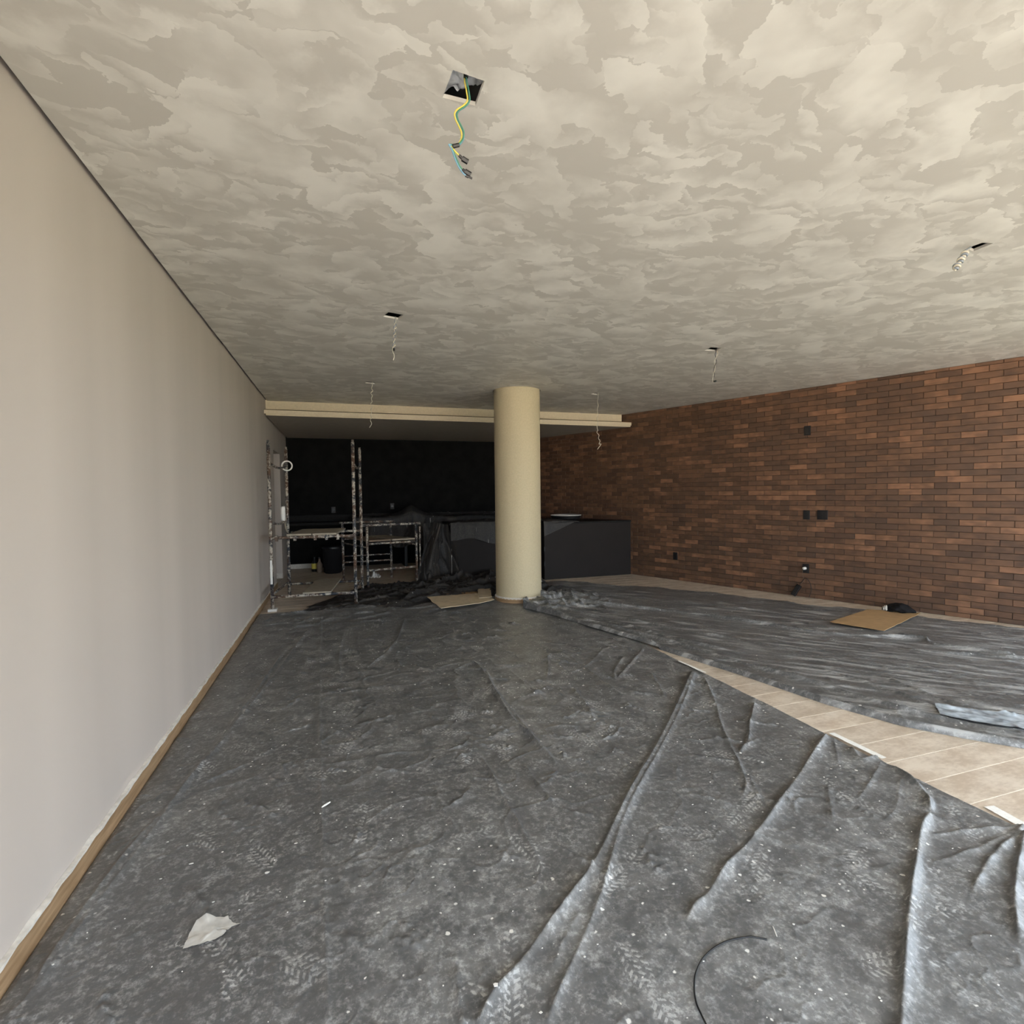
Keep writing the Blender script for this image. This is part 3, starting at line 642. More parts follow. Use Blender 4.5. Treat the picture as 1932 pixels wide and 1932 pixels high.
# draped sheets: profile swept along x, folded where it hangs
def drape(name, x0, x1, prof, label, amp, seed, bump_f=None, mat='tarp_dark', hem=None):
    n_ = 140; L = [0.]
    for a, b in zip(prof, prof[1:]): L.append(L[-1]+math.hypot(b[0]-a[0], b[1]-a[1]))
    ts = np.linspace(0, L[-1], 90); py_ = np.interp(ts, L, [q[0] for q in prof]); pz_ = np.interp(ts, L, [q[1] for q in prof])
    xs = np.linspace(x0, x1, n_); Xd = np.repeat(xs[None], 90, 0); Yd = np.repeat(py_[:, None], n_, 1); Zd = np.repeat(pz_[:, None], n_, 1)
    if hem is not None:                                   # the hanging length varies along x
        zmin = pz_.min(); top_ = pz_.max(); hh_ = hem(xs)[None]; hang = Zd < top_-.03
        Zd = np.where(hang, top_ - (top_-Zd)*(top_-hh_)/(top_-zmin), Zd)
    hang = np.clip((pz_.max()-Zd)/.35, 0, 1); s_ = np.repeat(ts[:, None], n_, 1)
    Yd = Yd - hang*amp*(ridged(Xd*4+.8*s_, s_*1.2, seed, 3.)+.6*fbm(Xd*7, s_*3, 2, seed+9)) - .004
    Zd = Zd + .010 + .035*(1-hang)*ridged(Xd*3.5, s_*6, seed+3, 4.)*fbm(Xd*3, s_*3, 2, seed+5)
    if bump_f is not None: Zd = Zd + bump_f(Xd, s_)
    o = grid_obj(name, Xd, Yd, Zd, M[mat]); return tag(o, label, 'sheet')
drape('draped_sheet', 1.15, 4.25, [(10.70, 1.005), (10.62, .90), (10.12, .90), (10.10, .86), (10.09, .12)], 'black plastic sheet draped in a peak over the back counter', .07, 301,
      lambda X, S: np.where(S < .75, .24*np.exp(-np.abs((X-2.25)/.30)**1.3)*np.exp(-((S-.42)/.26)**2), 0), hem=lambda x_: .25+.5*fbm(x_*3, x_*0, 2, 7))
drape('draped_sheet', 2.62, XC-.03, [(8.93, CT+.004), (8.335, CT+.004), (8.325, CT-.05), (8.318, .66)], 'grey-black plastic sheet hanging over the bar front left of the column', .025, 331,
      hem=lambda x_: .66-.10*(x_-2.62)+.03*np.sin(x_*9))
drape('draped_sheet', XC-.02, 4.62, [(8.55, CT+.004), (7.795, CT+.004), (7.785, CT-.04), (7.78, .72)], 'bunched black plastic sheet hanging over the bar edge right of the column', .02, 351,
      hem=lambda x_: np.clip(.70 + (x_-4.03)*.40, .68, .905))
# dark cloth hanging over the bar's free end
n_ = 70; uu, ww = np.meshgrid(np.linspace(0, 1, n_), np.linspace(0, 1, 90))
Xe = 2.10 + .60*uu + .05*np.sin(ww*4+uu*5); Ye = 8.32 + .10*np.sin(uu*9+ww*2) + .05*ridged(uu*6, ww*2, 371); Ze = .02 + (.90+.02*np.sin(uu*5))*(1-ww)
Xe = Xe + .10*(1-ww)*(uu-.5)*-1.4
o = grid_obj('hanging_sheet', Xe, Ye, Ze, M['tarp_dark']); tag(o, 'dark plastic sheet hanging to the floor at the free end of the bar', 'sheet')
dish = empty('basin', (4.62, 8.34, CT+.02)); tag(dish, 'round black basin with a white rim on the bar worktop', 'basin')
dc = on_y(1066, 972, 8.34); dc = (float(dc[0]), 8.30, CT+.002)
dish.location = dc
o = MB().lathe([(.17, 0), (.245, .03), (.262, .085), (.255, .088), (.20, .05), (.02, .045)], dc, 56).build('bowl', M['black'], dish); smooth_by_angle(o)
o = MB().lathe([(.262, .085), (.264, .094), (.250, .095), (.246, .086)], dc, 56).build('rim', M['white'], dish); smooth_by_angle(o)

# ------------------------------------------------------------------ tall scaffold
P1, P2, P3, P4 = [np.array(q) for q in ((.141, 6.923), (1.108, 6.871), (1.221, 7.77), (.252, 7.859))]
def at(p, z): return np.array([p[0], p[1], z])
def lerp(a, b, t_): return a+(b-a)*t_
ts_ = empty('scaffold', (.68, 7.35, 0)); tag(ts_, 'tall paint-spattered tube scaffold beside the grey wall', 'scaffold')
RT = .021
tops = dict(zip('abcd', (2.03, 2.05, 2.03, 2.03)))
for p_, zt, lean in ((P1, 2.03, .0), (P2, 2.05, -.0), (P3, 2.03, 0), (P4, 2.03, 0)):
    po = MB().tube([at(p_, .0), at(p_, zt*.5), at(p_, zt)], RT, 10).build('post', M['steel'], ts_, True)
    MB().tube([at(p_, zt-.10), at(p_, zt+.03)], RT*.72, 10).build('spigot', M['steel'], po, True)
def rung(p_, q_, z, r_=.015, sag=0., par=ts_, over=0.):
    d = (q_-p_)/np.linalg.norm(q_-p_); a, b = p_-d*over, q_+d*over
    return MB().tube([at(lerp(a, b, t_), z - sag*math.sin(math.pi*t_)) for t_ in np.linspace(0, 1, 7)], r_, 8).build('rung', M['steel'], par, True)
zf = lambda p_, y_: None
for z in (.17, .885): rung(P1, P2, z, .018); rung(P4, P3, z, .016)
for a, b in ((P1, P4), (P2, P3)):
    rung(a, b, 1.80, .014, .05); rung(a, b, 1.08, .014, .05)
for a, b in ((P1, P4), (P2, P3)): rung(a, b, .20, .014)
# hooks of the upper planks on the front rail
for t_ in (.02, .27, .55, .71, .87):
    q = lerp(P1, P2, .05+.9*t_*.95)
    MB().box((q[0]-.016, q[1]-.024, .845), (q[0]+.016, q[1]+.024, .91)).build('hook', M['steel'], ts_)
o = MB().box((P1[0]-.012, P1[1]-.030, .33), (P1[0]+.012, P1[1]-.022, .62)).build('paint_strip', M['white'], ts_); o['label'] = 'bright white paint run on the front post'
MB().box((P1[0]-.05, P1[1]-.05, 0.0), (P1[0]+.05, P1[1]+.05, .03)).build('foot_block', M['white'], ts_)
def board(name, f0, f1, z, th, over, mat, label, skew=0.):
    a0, a1 = lerp(P1, P2, f0), lerp(P1, P2, f1); b0, b1 = lerp(P4, P3, f0+skew), lerp(P4, P3, f1+skew)
    d = (b0-a0)/np.linalg.norm(b0-a0); a0, a1, b0, b1 = a0-d*over, a1-d*over, b0+d*over, b1+d*over
    o = MB().prism([a0, a1, b1, b0], z, z+th).build(name, M[mat], None); bevel(o, .003); return tag(o, label, 'board', 'boards on the tall scaffold')
board('scaffold_board', .19, .48, .906, .022, .02, 'board', 'left of two pale boards on the upper rails of the tall scaffold')
board('scaffold_board', .49, .78, .906, .022, .02, 'board', 'right of two pale boards on the upper rails of the tall scaffold')
board('scaffold_board', .36, .70, .190, .020, .03, 'board', 'single pale board on the lowest rails of the tall scaffold')
# rings and bits hung on the scaffold
tr = empty('tape_roll', (P4[0], P4[1]-.05, 1.82)); tag(tr, 'white ring of tape hung on the rear post of the tall scaffold', 'tape roll')
c0 = np.array([P4[0]+.015, P4[1]-.045, 1.80]); n_ = 32; v = []; fcs = []
for i in range(n_):
    w = 2*math.pi*i/n_
    for r_, yy in ((.072, -.018), (.072, .018), (.056, .018), (.056, -.018)): v.append((c0[0]+r_*math.cos(w), c0[1]+yy, c0[2]+r_*math.sin(w)))
for i in range(n_):
    a, b = 4*i, 4*((i+1) % n_); fcs += [(a+k_, a+(k_+1) % 4, b+(k_+1) % 4, b+k_) for k_ in range(4)]
mesh_obj('ring', v, fcs, M['tape'], tr)
ph = on_y(534, 968, 7.6); rl = empty('paint_roller', (ph[0], 7.6, 1.0)); tag(rl, 'pale paint roller hung on the side rung of the tall scaffold', 'paint roller')
MB().tube([(ph[0], 7.60, 1.06), (ph[0], 7.60, 1.09), (ph[0], 7.60, 1.23), (ph[0], 7.60, 1.25)], [.024, .030, .030, .024], 14).build('sleeve', M['tape'], rl, True)
MB().tube(spline([(ph[0], 7.60, 1.25), (ph[0]+.04, 7.60, 1.27), (ph[0]+.05, 7.60, 1.15), (ph[0]+.02, 7.60, 1.02)], 5), .004, 6).build('frame', M['steel'], rl, True)
MB().tube([(ph[0]+.02, 7.60, 1.03), (ph[0]+.03, 7.60, .96), (ph[0]+.05, 7.60, .90)], [.010, .013, .011], 8).build('handle', M['board'], rl, True)

# ------------------------------------------------------------------ low scaffold
def px2(x_, d_):       # plan point on the sight line at pixel column x_, distance d_ ahead of the camera
    d = ray(x_, 940); k_ = d_/(d @ CF); q = CP + d*k_; return q[:2]
LA, LB, LC, LD = px2(691, 7.70), px2(784, 8.10), px2(736, 8.80), px2(645, 8.50)
ls = empty('scaffold', (*((LA+LB+LC+LD)/4), 0)); tag(ls, 'low knee-high tube scaffold standing right of the tall scaffold', 'scaffold')
ls['label'] = 'low waist-high tube scaffold right of the tall scaffold'
for p_ in (LA, LB, LC, LD): MB().tube([at(p_, 0), at(p_, .93)], .019, 10).build('post', M['steel'], ls, True)
MB().tube([at(LB+np.array([.055, .0]), .28), at(LB+np.array([.055, .0]), .90)], .012, 8).build('brace', M['steel'], ls, True)
rung(LA, LB, .945, .019, par=ls, over=.07); rung(LD, LC, .945, .017, par=ls, over=.05)
rung(LA, LB, .67, .016, par=ls); rung(LA, LB, .28, .018, par=ls); rung(LD, LC, .30, .013, par=ls); rung(LD, LC, .40, .010, par=ls); rung(LD, LC, .68, .014, par=ls)
rung(LA, LD, .62, .012, par=ls); rung(LB, LC, .62, .012, par=ls)
for t0_, t1_, m_, lb in ((.04, .46, 'dark_board', 'left brown board on the rails of the low scaffold'), (.50, .97, 'board', 'right pale board on the rails of the low scaffold')):
    a0, a1, b0, b1 = lerp(LA, LB, t0_), lerp(LA, LB, t1_), lerp(LD, LC, t0_-.04), lerp(LD, LC, t1_-.10)
    o = MB().prism([a0, a1, b1, b0], .70, .722).build('scaffold_board', M[m_]); tag(o, lb, 'board', 'boards on the low scaffold')
# rag on the floor between the scaffolds
rc = on(706, 1099); n_ = 14; uu, ww = np.meshgrid(np.linspace(-1, 1, n_), np.linspace(-1, 1, n_))
Zr = .03 + .10*np.exp(-((uu+.05)**2*6+(ww)**2*3))*(.5+fbm(uu*3+5, ww*3+5, 2, 3)) + .05*ridged(uu*2+9, ww*2, 5)
o = grid_obj('rag', rc[0]+.085*uu*(1+.2*np.sin(ww*5)), rc[1]+.08*ww, Zr + .05, M['paper']); tag(o, 'crumpled white rag lying by the foot of the low scaffold', 'rag')
# knob-like sponge seen through the low scaffold
sp_ = on_y(708, 1003, 9.0)
# paint pots at the far left
pc = on(594, 1078); cn = empty('bottle', (pc[0], pc[1], 0)); tag(cn, 'small dark bottle with a yellow label under the back counter', 'bottle')
o = MB().lathe([(.05, 0), (.055, .01), (.055, .16), (.03, .20), (.022, .21), (.022, .24)], (pc[0], pc[1], 0), 24).build('body', M['black'], cn); smooth_by_angle(o)
o = MB().lathe([(.0562, .05), (.0562, .15)], (pc[0], pc[1], 0), 24).build('label_band', M['yellow'], cn); smooth_by_angle(o)
o = MB().lathe([(.024, .24), (.024, .265), (.02, .27)], (pc[0], pc[1], 0), 20).build('cap', M['black'], cn)
pc2 = on(600, 1080); cn = empty('bottle', (pc2[0], pc2[1], 0)); tag(cn, 'brown bottle beside the yellow-labelled one under the back counter', 'bottle')
o = MB().lathe([(.045, 0), (.05, .01), (.05, .15), (.022, .20), (.018, .25)], (pc2[0]+.03, pc2[1], 0), 24).build('body', M['dark_board'], cn); smooth_by_angle(o)
o = MB().lathe([(.020, .25), (.020, .275), (.016, .28)], (pc2[0]+.03, pc2[1], 0), 20).build('cap', M['black'], cn)
pb = on(617, 1083); bn = empty('bin', (pb[0], pb[1]+.1, 0)); tag(bn, 'dark round bin standing right of the bottles', 'bin')
o = MB().lathe([(.13, 0), (.155, .02), (.175, .46), (.168, .46), (.15, .05), (.02, .04)], (pb[0]+.10, pb[1]+.12, 0), 36).build('body', M['cloth'], bn); smooth_by_angle(o)
o = MB().lathe([(.176, .44), (.186, .445), (.186, .475), (.170, .475)], (pb[0]+.10, pb[1]+.12, 0), 36).build('rim', M['black'], bn); smooth_by_angle(o)
# sockets and hooks on the black wall
for (x_, y_), lb in (((629, 962), 'faint grey socket plate on the black wall above the bin'), ((740, 955), 'faint grey socket plate on the black wall left of the sheet peak')):
    q = on_y(x_, y_, Y_BACK-.01); r_ = empty('socket_plate', (q[0], Y_BACK, q[2])); tag(r_, lb, 'socket', 'sockets on the black wall')
    o = MB().box((q[0]-.04, Y_BACK-.012, q[2]-.06), (q[0]+.04, Y_BACK, q[2]+.06)).build('plate', M['wall_socket'], r_); bevel(o, .003)
    MB().box((q[0]-.022, Y_BACK-.014, q[2]-.02), (q[0]+.022, Y_BACK-.0121, q[2]+.02)).build('insert', M['black'], o)

# ------------------------------------------------------------------ sockets on the brick wall
def wall_box(mb, s, z, w, hh, d0, d1):
    c_ = [brick_at(s-w/2, z-hh/2, d0), brick_at(s+w/2, z-hh/2, d0), brick_at(s+w/2, z-hh/2, d1), brick_at(s-w/2, z-hh/2, d1)]
    t_ = [q + np.array([0, 0, hh]) for q in c_]; return mb.hexa(c_ + t_)
def bs(px_, py_): q = on_brick(px_, py_); return float((q-BP) @ BD), float(q[2])
def socket(px_, py_, w, hh, lb, kind_='blank'):
    s_, z_ = bs(px_, py_); r_ = empty('socket_plate', brick_at(s_, z_)); tag(r_, lb, 'socket', 'black plates on the brick wall')
    pt = wall_box(MB(), s_, z_, w, hh, .0, .011).build('plate', M['black'], r_); bevel(pt, .003)
    n_ = 2 if w > .1 else 1
    for i in range(n_):
        so = s_ + (i-(n_-1)/2)*.05
        o = wall_box(MB(), so, z_, .044, .07, .0095, .0125).build('insert', M['black'], pt); bevel(o, .001)
    return s_, z_
socket(1523.5, 812.5, .078, .120, 'black wall plate highest up on the brick wall')
socket(1522, 971.5, .078, .120, 'narrower black plate of the pair halfway up the brick wall')
socket(1552, 971.5, .122, .120, 'wider black plate of the pair halfway up the brick wall')
socket(1274.5, 1049, .074, .118, 'black plate low on the brick wall nearest the bar')
sP, zP = socket(1520.5, 1072.5, .078, .120, 'black plate low on the brick wall holding a white plug')
pl = empty('plug', brick_at(sP, zP)); tag(pl, 'white plug sitting in the low black wall plate', 'plug')
q0, q1 = brick_at(sP, zP+.004, .012), brick_at(sP-.01, zP+.004, .060)
MB().tube([q0, lerp(q0, q1, .15), lerp(q0, q1, .85), q1], [.016, .020, .018, .012], 12).build('body', M['white'], pl, True)
# black adapter leaning on the wall
sA, zA = bs(1505, 1127); base_ = brick_at(sA, 0, .085); ad = empty('power_adapter', base_); tag(ad, 'black brick-shaped power adapter leaning against the brick wall', 'adapter')
ax = (brick_at(sA+.045, .165, .018) - brick_at(sA-.028, 0.004, .085)); L_ = np.linalg.norm(ax); ax = ax/L_; b0 = brick_at(sA-.028, .004, .085)
side_ = BD - ax*(BD @ ax); side_ /= np.linalg.norm(side_); th_ = np.cross(ax, side_)
c8 = [b0 + side_*a*.030 + th_*b*.014 + ax*c_ for c_ in (0, .155) for a, b in ((-1, -1), (1, -1), (1, 1), (-1, 1))]
mz = min(q[2] for q in c8); c8 = [q + np.array([0, 0, .004-mz]) for q in c8]
o = MB().hexa(c8).build('body', M['black'], ad); bevel(o, .004)
top_ = (c8[4]+c8[6])/2
MB().tube(spline([top_, top_ + ax*.04, brick_at(sA+.10, .25, .02), brick_at(sA+.15, .20, .015), brick_at(sA+.17, .10, .02), brick_at(sA+.15, .01, .04)], 8), .0035, 6).build('lead', M['black'], ad, True)
MB().tube(spline([brick_at(sP-.01, zP+.004, .060), brick_at(sP-.03, zP-.06, .03), brick_at(sP-.02, zP-.16, .012), top_+ax*.02], 8), .0022, 6).build('plug_lead', M['dark_board'], ad, True)

# ------------------------------------------------------------------ things on the floor
def sheet_poly(name, px, th, mat, label, cat, zf_, sub=10, corrug=0.):
    pts = [on(*q)[:2] for q in px]; cen = np.mean(pts, 0); dense = []
    for a, b in zip(pts, pts[1:]+pts[:1]):
        for i in range(sub):
            q = lerp(a, b, i/sub); dense.append(q + rng.normal(0, .0022, 2)*(1 if corrug else .3))
    z = [zf_(q[0], q[1]) for q in dense]; zt = max(z) if corrug else None
    z0_ = [zt]*len(dense) if corrug else z
    return dense, z0_
card = empty('cardboard_sheet', (*on(1650, 1178)[:2], .03)); tag(card, 'flat brown cardboard sheet lying on the black sheet by the brick wall', 'cardboard')
cpx = [(1566, 1180), (1637, 1156), (1737, 1163), (1668, 1197)]
dense, _ = sheet_poly('c', cpx, .004, 'card', '', '', lambda x_, y_: 0, 12, 1.)
zt = .034; MB().prism(dense, zt, zt+.005).build('sheet', M['card'], card)
c4 = [np.array(on(*q)[:2]) for q in cpx]
MB().prism([lerp(c4[0], c4[1], .48), lerp(c4[0], c4[1], .50), lerp(c4[3], c4[2], .50), lerp(c4[3], c4[2], .48)], zt+.0045, zt+.0058).build('crease', M['card'], card)
# black bundle with pale stripes on the cardboard
bc_ = on(1692, 1159); bdl = empty('cloth_bundle', (bc_[0], bc_[1], zt)); tag(bdl, 'black cloth bundle with pale striped cuff lying on the cardboard', 'cloth')
n_, m_ = 40, 22; v = []; fcs = []; axd = np.array(on(1728, 1162)[:2]) - np.array(on(1664, 1156)[:2]); LL = np.linalg.norm(axd); axd /= LL; nd = np.array([-axd[1], axd[0]]); st = np.array(on(1664, 1157)[:2])
prof_w = lambda t_: .125*math.sin(math.pi*min(1, t_*1.5+.10)*.5)**.7*(1-.78*max(0, (t_-.55)/.45)**1.5)*(1 if t_ > .0 else .7)
for i in range(n_):
    t_ = i/(n_-1); wdt = prof_w(t_); hh_ = wdt*.66
    for k_ in range(m_):
        a = 2*math.pi*k_/m_; rr = 1 + .10*math.sin(a*3+t_*14) + .07*math.sin(a*5-t_*21)
        q = st + axd*LL*(t_*1.0) + nd*wdt*math.cos(a)*rr; z = zt+.006 + max(0., hh_*(math.sin(a)*rr*.62+.48)); v.append((q[0], q[1], z))
for i in range(n_-1):
    for k_ in range(m_): fcs.append((i*m_+k_, i*m_+(k_+1) % m_, (i+1)*m_+(k_+1) % m_, (i+1)*m_+k_))
fcs += [tuple(range(m_-1, -1, -1)), tuple((n_-1)*m_+k_ for k_ in range(m_))]
clo = mesh_obj('cloth', v, fcs, M['cloth'], bdl, True)
for j, t_ in enumerate((.04, .085, .13)):
    vv = []; ff = []; i0 = t_; wdt = prof_w(t_)+.004; hh_ = wdt*.66
    for e_ in (-.005, .005):
        for k_ in range(m_):
            a = 2*math.pi*k_/m_; rr = 1.02 + .10*math.sin(a*3+t_*14) + .07*math.sin(a*5-t_*21); q = st + axd*(LL*t_+e_) + nd*wdt*math.cos(a)*rr
            vv.append((q[0], q[1], zt+.007 + max(0., hh_*(math.sin(a)*rr*.62+.48))))
    ff = [(k_, (k_+1) % m_, m_+(k_+1) % m_, m_+k_) for k_ in range(m_)]
    mesh_obj('stripe', vv, ff, M['tape'], clo, True)
# pale cardboard at the foot of the column
def flat_thing(name, px, z0_, th, mat, label, cat, jit=.004, sub=8, grp=None):
    pts = [on(*q)[:2] for q in px]; dense = []
    for a, b in zip(pts, pts[1:]+pts[:1]):
        for i in range(sub): dense.append(lerp(a, b, i/sub) + rng.normal(0, jit, 2))
    o = MB().prism(dense, z0_, z0_+th).build(name, M[mat]); return tag(o, label, cat, grp)
flat_thing('cardboard_sheet', [(806, 1134), (900, 1127), (934, 1139), (905, 1146), (832, 1156)], .050, .006, 'card_pale', 'large pale cardboard sheet lying left of the column foot', 'cardboard')
flat_thing('cardboard_sheet', [(826, 1128), (900, 1120), (904, 1126), (828, 1133)], .036, .006, 'card', 'long thin brown cardboard strip behind the pale sheet', 'cardboard')
flat_thing('cardboard_sheet', [(901, 1118), (925, 1117), (928, 1136), (903, 1138)], .062, .006, 'card_pale', 'small square of cardboard tucked against the column foot', 'cardboard')
# torn paper
ppx = [(345, 1798), (358, 1768), (375, 1742), (395, 1735), (430, 1738), (440, 1748), (457, 1750), (438, 1755), (425, 1768), (412, 1777), (385, 1787)]
pts = [np.array(on(*q)[:2]) for q in ppx]; cen = np.mean(pts, 0); v = []; fcs = []
rings = [0, .25, .5, .75, 1.]; dn_ = []
for a, b in zip(pts, pts[1:]+pts[:1]):
    for i in range(5): dn_.append(lerp(a, b, i/5) + rng.normal(0, .0012, 2))
for r_ in rings[1:]:
    for q in dn_:
        w_ = lerp(cen, q, r_); zz = tarp_z(w_[0], w_[1]) + .004 + .007*float(ridged(np.array([w_[0]*22]), np.array([w_[1]*22]), 5)[0]); v.append((w_[0], w_[1], zz))
v.append((cen[0], cen[1], tarp_z(*cen)+.008)); nn = len(dn_)
for i in range(nn): fcs.append((len(v)-1, i, (i+1) % nn))
for k_ in range(3):
    for i in range(nn): fcs.append((k_*nn+i, (k_+1)*nn+i, (k_+1)*nn+(i+1) % nn, k_*nn+(i+1) % nn))
o = mesh_obj('paper_scrap', v, fcs, M['paper'], None, True); tag(o, 'torn scrap of white paper on the black sheet near the grey wall', 'paper')
# tape strips holding the sheet's edge
def strip(p0, p1, w, lb):
    a, b = np.array(on(*p0)[:2]) + [.016, 0], np.array(on(*p1)[:2]) + [.016, 0]; d = (b-a)/np.linalg.norm(b-a); nrm = np.array([-d[1], d[0]]); n_ = 40; v = []; fcs = []
    for i in range(n_+1):
        q = lerp(a, b, i/n_)
        for sd in (-1, -.33, .33, 1):
            w_ = q + nrm*sd*w/2 + rng.normal(0, .0006, 2); z = tarp_z(w_[0], w_[1]) if w_[0] < XR+.02 else .002
            v.append((w_[0], w_[1], max(z, .002)+.007))
    for i in range(n_):
        for k_ in range(3): fcs.append((4*i+k_, 4*i+k_+1, 4*i+k_+5, 4*i+k_+4))
    o = mesh_obj('tape_strip', v, fcs, M['tape'], None, True); return tag(o, lb, 'tape', 'tape along the edge of the large sheet')
strip((1279, 1251), (1326, 1272), .045, 'short white tape strip on the sheet edge farthest from the viewer')
strip((1563, 1387), (1662, 1435), .052, 'long white tape strip midway along the edge of the large sheet')
strip((1861, 1526), (1945, 1573), .050, 'white tape strip on the sheet edge at the right side of the view')
# loose cable
pts = [on(*q) for q in ((1447, 1783), (1428, 1780), (1405, 1780), (1365, 1788), (1332, 1812), (1314, 1845), (1310, 1875), (1314, 1905), (1325, 1932), (1340, 1960))]
cp = spline([(q[0], q[1], tarp_z(q[0], q[1])+.005) for q in pts], 8); cp = [np.array([q[0], q[1], tarp_z(q[0], q[1])+.0045+.004*math.sin(i*.12)**2]) for i, q in enumerate(cp)]
o = MB().tube(cp, .0026, 8).build('cable', M['black'], None, True); tag(o, 'thin black cable curled on the nearest part of the large sheet', 'cable')
# plaster slivers
def sliver(p0, p1, w, lb):
    a, b = on(*p0), on(*p1); z = max(tarp_z(a[0], a[1]), tarp_z(b[0], b[1])) + .004; q0, q1 = np.array([a[0], a[1], z]), np.array([b[0], b[1], z+.004])
    o = MB().tube([q0, lerp(q0, q1, .1), lerp(q0, q1, .5), lerp(q0, q1, .92), q1], [w*.3, w*.8, w, w*.8, w*.2], 6).build('plaster_sliver', M['white']); return tag(o, lb, 'debris', 'plaster slivers on the large sheet')
sliver((607, 1532), (624, 1523), .004, 'white plaster sliver lying on the long straight crease')
sliver((1458, 1756), (1466, 1779), .0022, 'thin white sliver lying above the end of the curled cable')
# clear film at the edge of the far sheet
fp = [(1762, 1333), (1800, 1340), (1850, 1349), (1900, 1352), (1945, 1358), (1945, 1385), (1900, 1376), (1850, 1370), (1800, 1362), (1774, 1355)]
n_ = 60; tp = [np.array(on(*q)[:2]) for q in ((1762, 1333), (1850, 1347), (1945, 1357))]; bt = [np.array(on(*q)[:2]) for q in ((1774, 1356), (1850, 1371), (1945, 1386))]
tp, bt = spline(tp, 30), spline(bt, 30); X_ = np.array([[lerp(a, b, w_)[0] for a, b in zip(tp, bt)] for w_ in np.linspace(0, 1, 14)]); Y_ = np.array([[lerp(a, b, w_)[1] for a, b in zip(tp, bt)] for w_ in np.linspace(0, 1, 14)])
Zb = h_side(X_, Y_); dmin = np.min(np.hypot(X_[..., None]-nearf[None, None, :, 0], Y_[..., None]-nearf[None, None, :, 1]), -1)
Z_ = Zb + .026*np.exp(-((dmin-.03)/.022)**2) + .012 + .005*ridged(X_*9, Y_*9, 401, 3)
o = grid_obj('plastic_film', X_, Y_, Z_, M['clear_film']); tag(o, 'shiny pale strip of plastic film at the right edge of the view', 'film')
# paint flakes: uncountable crumbs
fl = MB(); fx_, fy_ = rng.uniform(.1, 3.5, 900), rng.uniform(.85, 6.0, 900)
keep = rng.uniform(size=900) < .15 + .6*vnoise(fx_*1.3, fy_*1.3, 8); fx_, fy_ = fx_[keep], fy_[keep]; fz_ = h_main(fx_, fy_)
for x_, y_, z in zip(fx_, fy_, fz_ + .002):
    s_ = rng.uniform(.0015, .005)*(1+(rng.uniform() > .9)*1.0); n_ = int(rng.integers(4, 7)); a0_ = rng.uniform(0, 6); el = rng.uniform(.35, 1.)
    pts = [(x_ + s_*math.cos(a0_+2*math.pi*i/n_)*rng.uniform(.7, 1.2), y_ + s_*el*math.sin(a0_+2*math.pi*i/n_)*rng.uniform(.7, 1.2)) for i in range(n_)]
    fl.prism(pts, z, z+.0015)
tag(fl.build('paint_flakes', M['white']), 'scattered white paint flakes on the large black sheet', 'debris', kind='stuff')

# ------------------------------------------------------------------ wires hanging from the ceiling openings
def wpts(px, Y): return [on_y(a, b, Y) for a, b in px]
def wire(mb, pts, r, n=6): return mb.tube(pts, r, n)
n_ = 24; uu, ww = np.meshgrid(np.linspace(0, 1, n_), np.linspace(0, 1, n_)); q0_, q1_, q2_, q3_ = [np.array(q) for q in holes['h1']]
Xf = (q0_[0]-.05)*(1-uu) + (q1_[0]+.02)*uu; Xf = Xf+.03; Yf = (q0_[1]-.02) + ww*(.10 + .10*(1-uu) + .014*np.sin(uu*19))
o = grid_obj('foil_lining', Xf, Yf, H+.03+.02*ww+.025*ridged(Xf*16, Yf*16, 501, 3), M['foil']); tag(o, 'crumpled grey foil inside the nearest ceiling opening', 'lining')
Y1 = float(np.mean([q[1] for q in holes['h1']])) - .01
main_px = [(877, 128), (878, 142), (879, 155), (883, 175), (884, 190), (876, 200), (864, 208), (860, 216), (862, 226), (868, 238), (873, 250), (872, 262), (866, 271), (858, 275), (848, 273)]
w1 = empty('hanging_wires', (hc['h1'][0], hc['h1'][1], H)); tag(w1, 'yellow, green and blue wires hanging from the nearest ceiling opening', 'wires', 'wires hanging from the ceiling')
path = spline(wpts(main_px, Y1), 8); nP = len(path)
for j, (nm, mt_) in enumerate((('yellow_wire', 'yellow'), ('green_wire', 'green'), ('blue_wire', 'blue'))):
    pts = []
    for i, q in enumerate(path):
        a = (math.pi, .3, -.9)[j] + .5*math.sin(i*.07+1); pts.append(q + .0040*(math.cos(a)*np.array([CR[0], CR[1], 0]) - math.sin(a)*np.array([CF[0], CF[1], 0])))
    if j == 0: tail = wpts([(848, 273), (853, 279), (860, 287), (867, 294)], Y1)
    elif j == 1: tail = wpts([(848, 273), (853, 280), (860, 297), (867, 312), (874, 321)], Y1)
    else: tail = wpts([(847, 273), (852, 281), (858, 298), (865, 314), (873, 326), (879, 331)], Y1-.006)
    wire(MB(), pts[:-4] + spline([pts[-4]] + tail, 6)[0:], .0026).build(nm, M[mt_], w1, True)
for nm, a, b, r_ in (('tape_wrap', (866, 273.5), (854, 276), .006), ('connector', (866, 293), (873, 300), .0045), ('connector', (872, 299), (883, 306), .008), ('connector', (873, 319), (878, 325), .0045), ('connector', (877, 323), (888, 330), .008), ('connector', (878, 331), (884, 334), .004), ('connector', (884, 333), (891, 337), .003), ('tape_wrap', (879, 138), (879, 146), .008)):
    MB().tube(wpts([a, b], Y1-.003), r_, 6).build(nm, M['black'], w1)
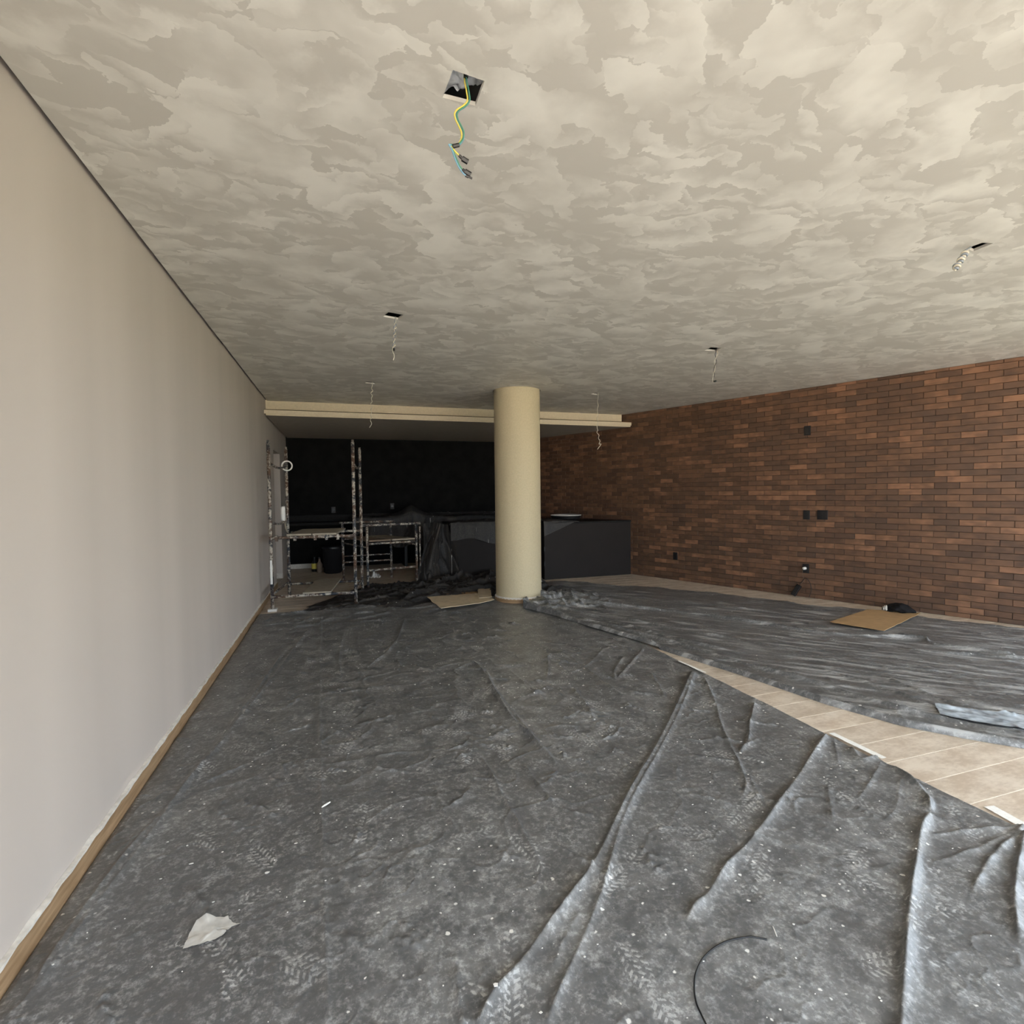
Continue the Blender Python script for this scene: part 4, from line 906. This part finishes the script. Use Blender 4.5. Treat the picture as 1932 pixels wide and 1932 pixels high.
def twist(key, p0, p1, amp, period, tail, label, mats_, r_=.0022, tip=None, head=None):
    Y = float(hc[key][1]); w = empty('hanging_wires', (hc[key][0], hc[key][1], H)); tag(w, label, 'wires', 'wires hanging from the ceiling')
    n_ = int(math.hypot(p1[0]-p0[0], p1[1]-p0[1])/period*14)
    a, b = on_y(*p0, Y), on_y(*p1, Y); sc_ = np.linalg.norm(b-a)/math.hypot(p1[0]-p0[0], p1[1]-p0[1]); ax_ = (b-a)/np.linalg.norm(b-a); e1 = np.cross(ax_, [0, 1., 0]); e1 /= np.linalg.norm(e1); e2 = np.cross(ax_, e1)
    hd = [on_y(*q, Y) for q in (head or [(p0[0], p0[1]-10)])]
    for j, mt_ in enumerate(mats_):
        pts = list(hd)
        for i in range(n_+1):
            t_ = i/n_; an = 2*math.pi*t_*(n_/14) + math.pi*j; am = amp*sc_*(.7+.3*math.sin(t_*17+p0[0])); pts.append(lerp(a, b, t_) + am*(math.cos(an)*e1 + math.sin(an)*e2))
        if j == 0 and tail: pts += spline([pts[-1]] + wpts(tail, Y), 5)[1:]
        MB().tube(pts, r_, 6).build('wire', M[mt_], w, True)
    if tip: MB().tube(wpts(tip, Y), .008, 8).build('connector', M['black'], w)
    return w
twist('h2', (746, 607), (743, 656), 2.6, 11, [(741, 663), (744, 671), (742, 680)], 'short twisted white wires hanging left of the column, nearer opening', ['wire_white', 'wire_grey'], .0030, [(743, 657), (743, 662)])
twist('h3', (702, 727), (700, 794), 1.8, 10, [(701, 800), (697, 807)], 'long twisted white wires hanging in front of the fascia left of the column', ['wire_white'], .0038)
twist('h4', (1352, 666), (1346, 712), 2.4, 26, [(1344, 716), (1346, 721), (1351, 719)], 'short dark and white wires hanging nearest the top of the brick wall', ['wire_white', 'black'], .0026, [(1346, 720), (1351, 719)])
twist('h5', (1128, 748), (1127, 812), 1.2, 16, [(1126, 816), (1130, 821), (1129, 827), (1132, 832), (1130, 838), (1134, 838), (1127, 848)], 'long wires with a coiled end hanging right of the column', ['wire_white'], .0038)
twist('h6', (1822, 476), (1802, 508), 4.3, 7.5, None, 'tightly coiled white and grey wires at the opening near the right side', ['wire_white', 'wire_grey'], .0052, [(1821, 475), (1823, 479)], head=[(1832, 466), (1826, 470)])
